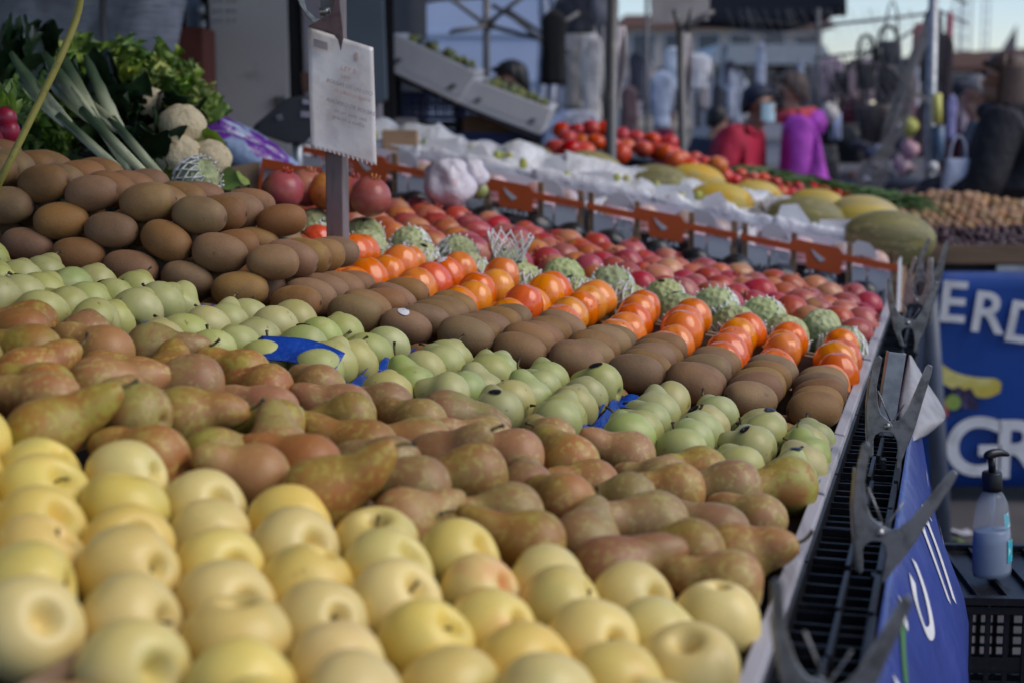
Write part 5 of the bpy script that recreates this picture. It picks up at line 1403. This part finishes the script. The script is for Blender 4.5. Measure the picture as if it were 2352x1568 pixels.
r_ = box_crate((at(960, 240, 6.35).x, 6.5, at(960, 275, 6.35).z), px(200, 6.4), .4, px(62, 6.4), m_bluepl, 'dark blue plastic crate under the upper foam box')
box_crate((at(1150, 340, 6.2).x, 6.35, at(1150, 358, 6.2).z), px(185, 6.2), .4, px(52, 6.2), m_bluepl, 'dark blue plastic crate behind the melons')
box_crate((at(960, 300, 6.4).x, 6.55, at(960, 350, 6.4).z), px(210, 6.4), .4, px(70, 6.4), m_blackpl, 'black plastic crate below the dark blue crate')
box_crate((at(1130, 300, 6.6).x, 6.8, at(1130, 305, 6.6).z), px(170, 6.6), .35, px(60, 6.6), m_blackpl, 'black plastic crate behind the lower foam box')
o = ob('support_table', MB().box(at(840, 350, 6.2).x, at(1290, 350, 6.2).x, 6.1, 7.1, .004, at(960, 362, 6.2).z), m_dark); bevel(o, .01); tag(o, 'dark covered table carrying the blue and black crates', 'table')
o = ob('card_box', MB().box(-.06, .06, -.05, .05, -.04, .04), plain('grey card', (.36, .34, .36), .7), None, at(922, 296, 6.05)); bevel(o, .004); tag(o, 'small grey card box in front of the black crate', 'box')
o = ob('card_box', MB().box(-.11, .11, -.05, .05, -.035, .035), plain('brown card', (.16, .10, .065), .7), None, at(1128, 288, 6.2)); bevel(o, .004); tag(o, 'brown card box in shadow under the lower foam box', 'box')
o = ob('card_box', MB().box(-.05, .05, -.03, .03, -.05, .05), plain('tan card', (.42, .28, .16), .7), None, at(920, 340, 4.5)); bevel(o, .004); tag(o, 'tan card block standing behind the white film', 'box')

# ------------------------------------------------------------------ vans, sheet and truck at the left
m_van = M('grey white van panel', (.60, .57, .56), .45, [dict(k='n', s=3, c=(.50, .47, .47), lo=.4, hi=.7), dict(k='n', s=12, c=(.30, .27, .27), lo=.62, hi=.78, m=.5)], bump=(4, .1, .01))
def slab(x0, y0, x1, y1, Y, d, mat, nm, parent, L0, bw=.006):
    pa, pb = at(x0, y0, Y), at(x1, y1, Y)
    q = ob(nm, MB().box(pa.x - L0.x, pb.x - L0.x, 0, d, pb.z - L0.z, pa.z - L0.z), mat, parent, V((0, Y - L0.y, 0))); bevel(q, bw); return q
vd = empty('parked_van', V((at(580, 400, 5.6).x, 5.7, 0))); L0 = vd.location.copy()
q = MB()
def vpoly(poly, Y, d, nm, mat, bw=.006):
    z = ob(nm, MB().prism(poly, 0, d, lambda u, v, dd: at(u, v, Y + dd) - L0), mat, vd); bevel(z, bw); return z
dr = vpoly([(476, -60), (658, -60), (672, 470), (497, 470)], 5.62, .04, 'door', m_van)
vpoly([(459, -60), (472, -60), (492, 470), (480, 470)], 5.64, .05, 'seal', m_black)
vpoly([(424, -60), (457, -60), (479, 470), (452, 470)], 5.60, .06, 'door_frame', M('blue grey frame', (.12, .16, .24), .4, [dict(k='n', s=8, c=(.09, .12, .18), lo=.4, hi=.7)]))
vpoly([(661, -60), (676, -60), (692, 470), (676, 470)], 5.64, .05, 'seal', m_black)
vpoly([(690, -60), (872, -60), (882, 470), (706, 470)], 5.66, .05, 'door', M('lilac grey panel', (.52, .47, .52), .45, [dict(k='n', s=4, c=(.44, .40, .46), lo=.4, hi=.7)]))
vpoly([(786, -60), (880, -60), (890, 230), (850, 250), (800, 240)], 5.58, .05, 'panel', M('blue grey panel', (.13, .17, .22), .4, [dict(k='n', s=2, c=(.10, .13, .17), lo=.4, hi=.7)]))
vpoly([(690, 165), (790, 172), (790, 215), (694, 210)], 5.64, .015, 'rust_stripe', plain('rust brown panel', (.24, .13, .10), .6))
for x, y in ((462, 10), (464, 45)): ob('hinge', sm(MB().tube([at(x, y, 5.58) - L0, at(x + 2, y + 26, 5.58) - L0], .012, 10)), m_galv, vd)
for x in (494, 506, 524, 538):
    for y in (2, 26, 48): ob('rivet', sm(MB().revolve([(0, .004), (.005, .002), (.006, 0), (0, -.001)], 8, lambda a, b, c: (a, -c, b))), m_galv, dr, at(x, y, 5.618) - L0)
for x in (646, 660): ob('latch', MB().box(-.008, .008, -.012, 0, -.02, .02), m_pole, dr, at(x - 10, 235, 5.615) - L0)
vb = at(424, -60, 5.95); 
ob('cargo_body', MB().box(at(330, 0, 5.9).x - L0.x, at(900, 0, 5.9).x - L0.x, .28, 2.6, .45, 2.7), m_black, vd)
for x_ in (380, 840):
    ob('wheel', sm(MB().revolve([(0, .1), (.25, .1), (.33, .08), (.34, 0), (.33, -.08), (.25, -.1), (0, -.1)], 24, lambda a, b, c: (c, a, b))), m_black, vd, (at(x_, 0, 5.9).x - L0.x, .9, .345))
tag(vd, 'grey white delivery van with open rear doors behind the vegetables', 'van')
m_sheet = M('silver woven sheet', (.34, .36, .42), .38, [dict(k='n', s=2.5, c=(.46, .48, .54), lo=.5, hi=.75), dict(k='n', s=4, c=(.15, .16, .2), lo=.45, hi=.7), dict(k='n', s=260, c=(.12, .13, .17), lo=.5, hi=.6, sv=(.05, .05, 1), m=.6)], bump=[(3, .6, .05), (260, .3, .002, (.05, .05, 1))])
c0 = at(200, 150, 4.9)
def sh(u, v):
    y = -60 + 450 * v; xr = 428 - 62 * max(0, y / 330)
    p = at(-90 + (xr + 90) * u, y, 4.9 + .12 * math.sin(u * 5 + .6) + .05 * math.sin(u * 13 + v * 3)) - c0
    return p
o = ob('silver_sheet', sm(MB().grid(40, 20, sh)), m_sheet, None, c0); solid(o, .002); tag(o, 'silver grey woven sheet hanging behind the leafy vegetables', 'tarpaulin')
o = ob('sheet_pole', sm(MB().tube([at(236, -80, 4.70), at(240, 480, 4.70)], .011, 10)), m_pole); tag(o, 'thin dark pole standing in front of the silver sheet', 'pole')
o = ob('stacked_crate', MB().box(-.10, .10, -.1, .1, -.22, .22), plain('rust red plastic', (.17, .045, .03), .6), None, at(420, 215, 5.5)); bevel(o, .01); tag(o, 'dark rust red bin beside the van door frame', 'bin')
# box truck
tk = empty('box_truck', (at(1060, 0, 13).x, 13, 0)); L0 = tk.location.copy()
m_trk = M('pale blue white truck', (.58, .66, .84), .4, [dict(k='n', s=1.2, c=(.52, .60, .78), lo=.4, hi=.7)])
ob('cargo_box', MB().box(-1.75, 1.05, 0, 2.2, .6, 3.1), m_trk, tk)
for z in (.95, 1.25, 1.62, 2.0, 2.35): ob('panel_rib', MB().box(-1.74, 1.04, -.02, -.001, z, z + .035), M('truck rib', (.42, .50, .64), .4), tk)
ob('rub_rail', MB().box(-1.74, 1.04, -.03, -.001, .62, .72), m_pole, tk)
for x in (-1.2, .6): ob('wheel', sm(MB().revolve([(0, .12), (.32, .12), (.44, .1), (.45, 0), (.44, -.1), (.32, -.12), (0, -.12)], 24, lambda a, b, c: (a, c, b))), m_black, tk, (x, .2, .455))
ob('chassis', MB().box(-1.7, 1.0, .1, 2.1, .45, .598), m_black, tk)
tag(tk, 'pale blue white box truck side behind the umbrella frame', 'truck')
# pale curtain-like covers right of the truck
for i, (x0, x1, y1, Y, c, lb) in enumerate(((1232, 1290, 260, 11.5, (.78, .78, .84), 'white cover sheet hanging right beside the truck'), (1294, 1345, 250, 11.8, (.55, .58, .66), 'grey blue cover sheet hanging behind the dark apron'), (1352, 1400, 300, 10.2, (.60, .55, .53), 'beige grey coat hanging left of the thick grey pole'))):
    c0 = at((x0 + x1) / 2, 100, Y)
    o = ob('cover_sheet', sm(MB().grid(20, 10, lambda u, v: at(x0 + (x1 - x0) * u + 6 * math.sin(v * 4), -60 + (y1 + 60) * v, Y + .06 * math.sin(u * 16 + i)) - c0)), cloth('cover cloth', c, .6), None, c0); solid(o, .003)
    tag(o, lb, 'sheet', 'sheets and clothes hanging in the market')

# ------------------------------------------------------------------ umbrella frame, poles
fr = empty('umbrella_frame', at(1117, 150, 8.2)); L0 = fr.location.copy()
def rod(pts, Y, r_, nm, parent, mat, L0):
    return ob(nm, sm(MB().tube([at(x, y, Y) - L0 if len((x, y)) == 2 else 0 for x, y in pts], r_, 8)), mat, parent)
rod([(1117, -40), (1117, 140), (1118, 420)], 8.2, .018, 'mast', fr, m_pole, L0)
ob('hub', sm(MB().tube([at(1100, 56, 8.2) - L0, at(1138, 56, 8.2) - L0], .03, 10)), m_pole, fr)
for pts in (((1117, 58), (1040, 0), (990, -40)), ((1117, 58), (1165, 20), (1230, -30)), ((1130, 12), (1180, 40), (1262, 110)), ((1117, 58), (1260, 95), (1310, 120)), ((1117, 62), (1040, 72), (1034, 78)), ((1117, -8), (1010, -2), (890, 18)), ((1160, 20), (1250, 80), (1330, 30))):
    rod(pts, 8.2 + U(-.1, .1), .012, 'arm', fr, m_pole, L0)
tag(fr, 'dark metal umbrella frame with mast and arms before the truck', 'umbrella frame')
def pole(x0, y0, x1, Y, r_, mat, label, zb=.002):
    pa = at(x0, y0, Y); pb = V((at(x1, 400, Y).x, Y, zb))
    o = ob('pole', sm(MB().tube([pa, pa.lerp(pb, .5), pb], r_, 14)), mat); tag(o, label, 'pole', 'poles standing in the market'); return o
pole(1408, -60, 1400, 5.05, .0175, m_pole, 'thick dark grey pole rising between melons and tomatoes')
pole(1562, 40, 1592, 6.3, .016, m_pole, 'slimmer dark pole behind the tomatoes, topped by a clip')
pole(2146, -60, 2140, 7.4, .024, m_galv, 'tall galvanised pole right of the netting')
pole(1486, -60, 1488, 9.6, .012, m_pole, 'thin black pole between the two nearer poles')
o = ob('pole_sleeve', sm(MB().tube([at(2152, 215, 7.32), at(2153, 285, 7.32)], [.022, .022], 10)), plain('yellow wrap', (.72, .68, .18), .4)); tag(o, 'yellow bottle fixed to the galvanised pole', 'bottle')
o = ob('pole_sleeve', sm(MB().tube([at(2156, 290, 7.36), at(2154, 372, 7.36)], [.03, .026], 10)), plain('blue wrap', (.10, .17, .28), .4)); tag(o, 'blue wrapped bundle hanging on the galvanised pole below the yellow bottle', 'bundle')
o = ob('white_knob', sm(MB().revolve([(0, .03), (.022, .02), (.03, 0), (.022, -.02), (0, -.03)], 14)), plain('white knob', (.7, .7, .7), .4), None, at(2142, 385, 7.33)); tag(o, 'small white ball low on the galvanised pole', 'knob')
# clip and strips on the poles, and the grey card
q = empty('pole_clip', at(1570, 62, 6.25)); L0 = q.location.copy()
for pts in (((1548, 22), (1556, 48), (1566, 72)), ((1590, 20), (1584, 48), (1574, 72)), ((1556, 62), (1588, 58), (1608, 44), (1640, 26))):
    ob('prong', sm(MB().tube([at(x, y, 6.25) - L0 for x, y in pts], [.008, .012, .014, .01][:len(pts)], 8)), m_pole, q)
tag(q, 'black forked clip at the top of the slimmer dark pole', 'clip')
o = ob('price_card', MB().prism([(1492, -40), (1632, -40), (1628, 48), (1496, 56)], 0, .004, lambda u, v, d: at(u, v, 6.6 + d) - at(1560, 10, 6.6)), plain('grey card sheet', (.50, .46, .46), .6), None, at(1560, 10, 6.6)); tag(o, 'blank grey beige card hanging above the forked clip', 'card')
for i, (pts, Y, lb) in enumerate((([(1568, 78), (1586, 78), (1590, 160), (1584, 250), (1576, 230), (1574, 150)], 6.32, 'pale plastic strip hanging from the slimmer dark pole'), ([(1410, 60), (1438, 60), (1440, 130), (1424, 230), (1426, 250), (1416, 250), (1408, 140)], 5.15, 'pale plastic sheet strip hanging beside the thick grey pole'))):
    c0 = at(pts[0][0], pts[0][1], Y)
    o = ob('plastic_strip', MB().prism(pts, 0, .012, lambda u, v, d: at(u, v, Y + d + .03 * math.sin(v * .03)) - c0), M('pale strip', (.62, .56, .58), .4, [dict(k='n', s=9, c=(.7, .45, .36), lo=.6, hi=.7)], bump=(20, .6, .01)), None, c0); bevel(o, .004)
    tag(o, lb, 'plastic strip')
# ------------------------------------------------------------------ clothes and bags of the far stalls
def garment(x, y, Y, w_, h, mat, label, kind='coat'):
    r = empty('hanging_garment', at(x, y, Y)); W, H_ = px(w_, Y), px(h, Y)
    ph = R() * 6
    def fn(u, v):
        th = 2 * PI * u
        wd = W / 2 * (.30 + .70 * min(1, v / .14) ** .6) * (1 - .12 * v + .08 * math.sin(v * 5 + ph))
        fold = 1 + .10 * math.sin(th * 7 + ph) * v
        return (wd * math.cos(th) * fold, W * .16 * math.sin(th) * fold * (.5 + .5 * v), H_ / 2 - H_ * v)
    b = ob('cloth', sm(MB().grid(28, 14, fn)), mat, r); solid(b, .004)
    if kind == 'coat':
        for sg_ in (-1, 1):
            ob('sleeve', sm(MB().tube([(sg_ * W * .36, 0, H_ * .40), (sg_ * W * .50, .01, H_ * .12), (sg_ * W * .50, 0, -H_ * .25)], [W * .10, W * .11, W * .09], 8)), mat, r)
    ob('hanger', sm(MB().tube([(-W * .4, 0, H_ * .40), (0, 0, H_ * .49), (W * .4, 0, H_ * .40)], .006, 6)), m_pole, r)
    ob('hook', sm(MB().tube([(0, 0, H_ * .49), (0, 0, H_ * .56)], .004, 6)), m_pole, r)
    tag(r, label, 'garment', 'clothes hanging on the far stalls')
garment(1272, 110, 7.8, 58, 165, m_black, 'black apron hanging right of the dark haired head', 'apron')
CL = [(1318, 150, 9.9, 50, 200, (.42, .39, .37), 'taupe coat hanging behind the black apron'), (1360, 180, 9.7, 45, 200, (.68, .64, .60), 'cream coat hanging left of the thick pole'), (1335, 285, 9.4, 70, 60, (.62, .62, .68), 'pale grey folded garment low beside the pole'), (1445, 255, 9.9, 40, 110, (.16, .10, .11), 'dark plum garment right of the thick pole'),
      (1462, 175, 10.2, 34, 110, (.05, .055, .08), 'black garment hanging right of the pale strip'), (1325, 30, 9.0, 90, 90, (.03, .035, .05), 'dark cloth bundled at the top left of the thick pole'), (1390, 18, 8.8, 50, 80, (.30, .29, .31), 'grey cloth hanging at the top of the thick pole'),
      (1520, 230, 9.5, 44, 130, (.56, .64, .80), 'pale blue garment between the two poles'), (1545, 160, 9.9, 40, 100, (.64, .72, .82), 'light blue shirt behind the slimmer pole'), (1602, 165, 9.0, 56, 80, (.78, .78, .80), 'bright white garment just right of the slimmer pole'),
            (1905, 180, 10.4, 62, 95, (.42, .32, .38), 'mauve garment left in the row of bags'), (1960, 190, 10.2, 58, 95, (.48, .34, .38), 'dusty pink garment in the middle of the bag row'), (2010, 180, 10.3, 54, 100, (.48, .36, .40), 'pink mauve garment right in the row of bags'), (2040, 215, 10.0, 50, 90, (.035, .04, .06), 'navy garment next to the netting'),
      (2140, 130, 9.0, 44, 230, (.02, .018, .022), 'long black garment hanging behind the galvanised pole'), (2168, 180, 9.2, 40, 200, (.035, .02, .03), 'dark garment hanging right of the galvanised pole'), (2110, 90, 9.4, 26, 70, (.45, .12, .11), 'small coral garment left of the galvanised pole'), (2180, 90, 9.5, 18, 120, (.50, .18, .20), 'narrow red patterned garment right of the pole'),
      (2186, 270, 9.1, 20, 100, (.34, .32, .58), 'lavender scarf hanging right of the pole'), (2214, 260, 9.3, 22, 90, (.42, .33, .38), 'pale mauve scarf left of the black coat'), (2120, 300, 9.0, 40, 120, (.07, .05, .06), 'dark garment hanging low left of the galvanised pole')]
for x, y, Y, w_, h, c, lb in CL: garment(x, y, Y, w_, h, cloth('garment cloth', c), lb, 'coat' if w_ > 42 else 'scarf')
BG = [(1890, 300, 10.0, 60, 110, (.016, .016, .02), 'black handbag right behind the magenta jacket'), (1955, 270, 9.8, 80, 90, (.10, .012, .03), 'burgundy handbag on the bag stall'), (2010, 300, 9.6, 110, 120, (.035, .026, .028), 'large dark brown shaggy bag in the middle of the bag stall'), (1945, 330, 9.4, 70, 90, (.012, .014, .02), 'black bag below the burgundy handbag'),
      (1920, 290, 9.3, 26, 62, (.55, .60, .80), 'small pale blue bag beside the magenta jacket'), (2060, 330, 9.5, 50, 80, (.05, .05, .09), 'navy bag behind the netting'), (1895, 380, 9.0, 70, 90, (.05, .045, .05), 'charcoal bag low right of the magenta jacket'), (2045, 150, 9.7, 60, 110, (.02, .022, .03), 'black bag with a tall handle against the sky'), (1990, 175, 9.9, 50, 60, (.03, .03, .045), 'small black bag with a loop handle against the sky'), (1930, 190, 10.1, 44, 50, (.03, .028, .04), 'little dark bag with a loop handle at left of the sky gap')]
for x, y, Y, w_, h, c, lb in BG: bag(x, y, Y, w_, h, cloth('bag cloth', c, .5), lb, m_black, 'handbag', 'bag', 'bags on the far stall', .8)
PAL = [(.74, .74, .80), (.55, .60, .72), (.66, .70, .80), (.45, .38, .42), (.05, .05, .07), (.16, .14, .17), (.70, .68, .68), (.34, .16, .18), (.45, .40, .38)]
PALM = [cloth('narrow garment cloth', c) for c in PAL]
for i in range(46):
    x = U(1300, 2120); Y = U(10.4, 12.5)
    r0 = len(bpy.data.objects)
    garment(x, U(150, 262), Y, U(12, 26), U(45, 120), random.choice(PALM), 'narrow hanging garment in the crowded racks of the far clothes stall', 'scarf')
# stall table full of small goods
o = ob('goods_table', MB().box(at(1840, 400, 9.2).x, at(2140, 400, 9.2).x, 9.0, 10.6, .004, at(1900, 415, 9.2).z), plain('dark blue cloth', (.018, .022, .045), .8)); bevel(o, .02); tag(o, 'dark cloth covered table of small goods behind the spring onions', 'table')
GC = [(.5, .52, .62), (.16, .17, .22), (.05, .05, .07), (.30, .20, .22), (.10, .13, .24), (.42, .42, .5), (.26, .12, .10)]
for i in range(34):
    x, y, Y = 1850 + 275 * R(), 330 + 88 * R(), 9.1 + .7 * R()
    w_ = U(22, 46)
    c0 = at(x, y, Y)
    W = px(w_, Y); sd_ = R() * 9
    def fold(u, v):
        th, ph_ = 2 * PI * u, PI * v
        n = mn.noise(V((math.cos(th) + sd_, math.sin(th), v * 3))) * .35
        return (W * .5 * (1 + n) * math.sin(ph_) ** .6 * math.cos(th), W * .4 * math.sin(ph_) ** .6 * math.sin(th), W * .22 * (1 + n) * math.cos(ph_))
    o = ob('folded_item', sm(MB().grid(14, 8, fold)), cloth('folded cloth', random.choice(GC)), None, c0, (0, U(-.4, .4), U(0, 3)))
    tag(o, 'folded cloth item in the heap on the far goods table', 'cloth', 'folded goods heaped on the far table')
for i, (x, y, c) in enumerate(((2088, 292, (.55, .55, .12)), (2090, 345, (.65, .38, .42)), (2070, 380, (.60, .42, .45)), (1905, 262, (.6, .55, .5)))):
    o = ob('small_toy', sm(MB().grid(12, 8, lambda u, v: V((math.cos(2 * PI * u) * math.sin(PI * v), math.sin(2 * PI * u) * math.sin(PI * v), math.cos(PI * v) * 1.2)) * (.045 + .012 * math.sin(u * 12 + v * 7)))), plain('toy', c, .4), None, at(x, y, 9.0))
    tag(o, ['small yellow ball-shaped item by the netting', 'small pink lumpy item low by the galvanised pole', 'pale pink lumpy item on the table by the netting', 'beige lumpy item behind the magenta jacket'][i], 'item')
# rails and net
rk = empty('clothes_rack', at(2000, 60, 9.8)); L0 = rk.location.copy()
for pts, r_ in (([(1870, 62), (2000, 48), (2145, 30)], .010), ([(1868, 134), (1980, 122), (2050, 100), (2146, 40)], .009), ([(1880, 20), (1880, 440)], .012), ([(1700, 70), (1880, 90)], .008), ([(1985, 130), (2120, 60)], .008), ([(2145, -40), (2190, -10), (2220, 12)], .008), ([(2146, 20), (2190, 40), (2222, 52)], .008)):
    ob('rail', sm(MB().tube([at(x, y, 9.8) - L0 for x, y in pts], r_, 8)), m_pole, rk)
for x, y, w_ in ((1990, 92, 40), (2040, 70, 46), (1960, 150, 30)):
    ob('hook_loop', sm(MB().tube(catmull([at(x - w_ / 2, y + 70, 9.75) - L0, at(x - w_ / 2.4, y + 8, 9.75) - L0, at(x, y - 10, 9.75) - L0, at(x + w_ / 2.4, y + 8, 9.75) - L0, at(x + w_ / 2, y + 70, 9.75) - L0], 4), .012, 8)), m_black, rk)
tag(rk, 'thin dark stall frame of rails against the bright sky', 'frame')
m_mesh = plain('grey net cord', (.30, .29, .29), .7)
mb = MB()
for k in range(70):
    t = R(); j1, j2, j3 = U(-14, 14), U(-26, 26), U(-40, 30)
    Y = 7.2 + U(-.08, .08)
    if k < 46: pts = [(2128 + j1 * .3, 40 + 60 * R()), (2098 + j1, 140), (2075 + j2, 230), (2045 + j2 * .8, 310), (2012 + j3, 390), (1995 + j3, 440)]
    else: pts = [(2140, 235), (2118, 225 + j1 * .5), (2080 + j2, 190 + j2), (2060 + j2, 150)]
    mb.tube(catmull([at(x + U(-4, 4), y, Y) for x, y in pts], 3), .0016, 4, False)
o = ob('bundled_net', sm(mb), m_mesh); tag(o, 'grey netting gathered and tied to the galvanised pole', 'net')
mb = MB()
for k in range(30):
    x = 1700 + 430 * k / 29
    mb.tube(catmull([at(x - 30 + 16 * math.sin(k), 20, 8.3), at(x, 110, 8.3), at(x + 18 * math.sin(k * 2), 170, 8.3), at(x + 30, 236 - .02 * abs(x - 1900), 8.3)], 4), .0012, 4, False)
for k in range(16):
    y = 40 + 12.5 * k
    mb.tube(catmull([at(1700, y + 30 * math.sin(k), 8.3), at(1850, y + 16, 8.3), at(2000, y + 4 * k * .3, 8.3), at(2130, y * .8 + 30, 8.3)], 5), .0012, 4, False)
o = ob('draped_net', sm(mb), m_mesh); tag(o, 'wide thin net draped across the far stall before sky and building', 'net')
# ------------------------------------------------------------------ awnings, and an added shade canopy
c0 = at(1780, 20, 12)
def aw(u, v):
    x = 1600 + 345 * u; yb = 38 + 16 * math.sin(PI * u * 1.1 + .3) - 8 * (u > .85)
    return at(x, yb - 140 * v, 11.2 + 3.0 * v) - c0
o = ob('dark_awning', sm(MB().grid(20, 8, aw)), plain('dark awning cloth', (.008, .009, .013), .9, spec=.05), None, c0); solid(o, .004); tag(o, 'dark awning sagging at the top of the picture', 'awning')
o = ob('awning_valance', sm(MB().grid(20, 4, lambda u, v: V(aw(u, 0)) + V((0, -.004, -.06 * v + .02 * math.sin(u * 9) * v)))), bpy.data.materials['dark awning cloth'], None, c0); solid(o, .004); tag(o, 'drooping front edge of the dark awning', 'awning')
m_canopy = bpy.data.materials.new('added canopy cloth'); m_canopy.use_nodes = True
_n = m_canopy.node_tree.nodes; _l = m_canopy.node_tree.links
_tr = _n.new('ShaderNodeBsdfTranslucent'); _tr.inputs[0].default_value = (.30, .29, .28, 1)
_df = _n.new('ShaderNodeBsdfDiffuse'); _df.inputs[0].default_value = (.28, .28, .28, 1)
_no = _n.new('ShaderNodeTexNoise'); _no.inputs['Scale'].default_value = 3.0
_mp = _n.new('ShaderNodeMapRange'); _mp.inputs[3].default_value = .42; _mp.inputs[4].default_value = .58
_l.new(_no.outputs['Fac'], _mp.inputs[0])
_mx = _n.new('ShaderNodeMixShader'); _l.new(_mp.outputs[0], _mx.inputs[0]); _l.new(_df.outputs[0], _mx.inputs[1]); _l.new(_tr.outputs[0], _mx.inputs[2])
_l.new(_mx.outputs[0], _n['Material Output'].inputs[0])
cn = empty('added_shade_canopy', (-2, 2, 0))  # unseen canopy, added to block light from above and the left
ob('cloth', sm(MB().grid(16, 16, lambda u, v: (-3.6 + (5.45 + 1.5 * v) * u, -2.6 + 7.6 * v, 2.75 + .10 * math.sin(u * PI) + .02 * math.sin(v * 20)))), m_canopy, cn)
solid(cn.children[0], .003)
for x, y in ((-3.5, -2.5), (1.8, -2.5), (-3.5, 4.9)):
    ob('post', sm(MB().tube([(x, y, .002), (x, y, 2.74)], .025, 10)), m_galv, cn)
tag(cn, 'added out of view cloth canopy that shades the fruit stall from above', 'canopy')
# ------------------------------------------------------------------ buildings and masts
m_beige = M('beige render', (.60, .52, .42), .85, [dict(k='n', s=.6, c=(.50, .42, .33), lo=.4, hi=.7)])
m_glass = plain('window glass', (.05, .07, .10), .15)
def building(x0, x1, ytop, Y, mat, label, roofmat, floors, wn, dep=9):
    pa, pb = at(x0, ytop, Y), at(x1, ytop, Y)
    r = empty('building', ((pa.x + pb.x) / 2, Y, 0)); W = pb.x - pa.x; H_ = pa.z
    ob('wall', MB().box(-W / 2, W / 2, 0, dep, 0.0, H_), mat, r)
    rf = ob('roof', MB().prism([(-W / 2 - .4, H_ + .002), (W / 2 + .4, H_ + .002), (W / 2 + .1, H_ + .5), (-W / 2 - .1, H_ + .5)], -.4, dep + .4, lambda u, v, d: (u, d, v)), roofmat, r)
    for f in range(floors):
        z = 1.2 + f * (H_ - .8) / floors
        ob('cornice', MB().box(-W / 2, W / 2, -.12, -.002, z - .55, z - .4), mat, r)
        for k in range(wn):
            x = -W / 2 + W * (k + .5) / wn
            wdw = ob('window', MB().box(x - .5, x + .5, -.06, -.003, z, z + 1.3), m_card, r)
            ob('pane', MB().box(x - .42, x + .42, -.075, -.062, z + .08, z + 1.22), m_glass, wdw)
    tag(r, label, 'building'); return r
m_terra = plain('terracotta', (.26, .14, .11), .8)
building(1440, 1890, 66, 62, m_beige, 'beige building with windows behind the far clothes stalls', m_terra, 2, 6)
building(1655, 1875, 150, 40, M('grey rose wall', (.38, .36, .38), .85), 'low rose grey building in front of the beige building', m_galv, 1, 5, 6)
b2 = building(2180, 2440, 158, 48, M('brick rose wall', (.36, .19, .15), .85), 'low terracotta roofed building at the right under the sky', m_terra, 1, 4, 6)
ob('gable', MB().prism([(2160, 158), (2450, 150), (2450, 108), (2335, 112), (2185, 122)], -.6, .2, lambda u, v, d: at(u, v, 48 + d) - b2.location), m_terra, b2)
sp = empty('spire', at(2330, 112, 70)); L0 = sp.location.copy()
ob('spire_roof', MB().prism([(2298, 118), (2334, 112), (2336, 56)], 0, 1.2, lambda u, v, d: at(u, v, 70 + d) - L0), plain('slate roof', (.14, .13, .14), .7), sp)
ob('tower', MB().prism([(2300, 300), (2352, 300), (2352, 119), (2300, 119)], 0, 1.2, lambda u, v, d: at(u, v, 70.01 + d) - L0), m_beige, sp)
tag(sp, 'pointed slate spire at the right edge above the terracotta roof', 'spire')
for i, (x, Y) in enumerate(((2218, 55), (2196, 60), (2262, 75))):
    r = empty('mast', V((at(x, 100, Y).x, Y, 0))); z1 = 1.42 + Y * .09
    for dx in (-.14, .14): ob('upright', sm(MB().tube([(dx, 0, 0), (dx, 0, z1)], .035, 6)), m_galv, r)
    for k in range(14): ob('rung', sm(MB().tube([(-.14, 0, z1 * (k + 1) / 15), (.14, 0, z1 * (k + 1) / 15)], .02, 5)), m_galv, r)
    tag(r, ['lattice mast rising right of the galvanised pole', 'thinner mast immediately right of the pole', 'faint distant mast over the terracotta roof'][i], 'mast')
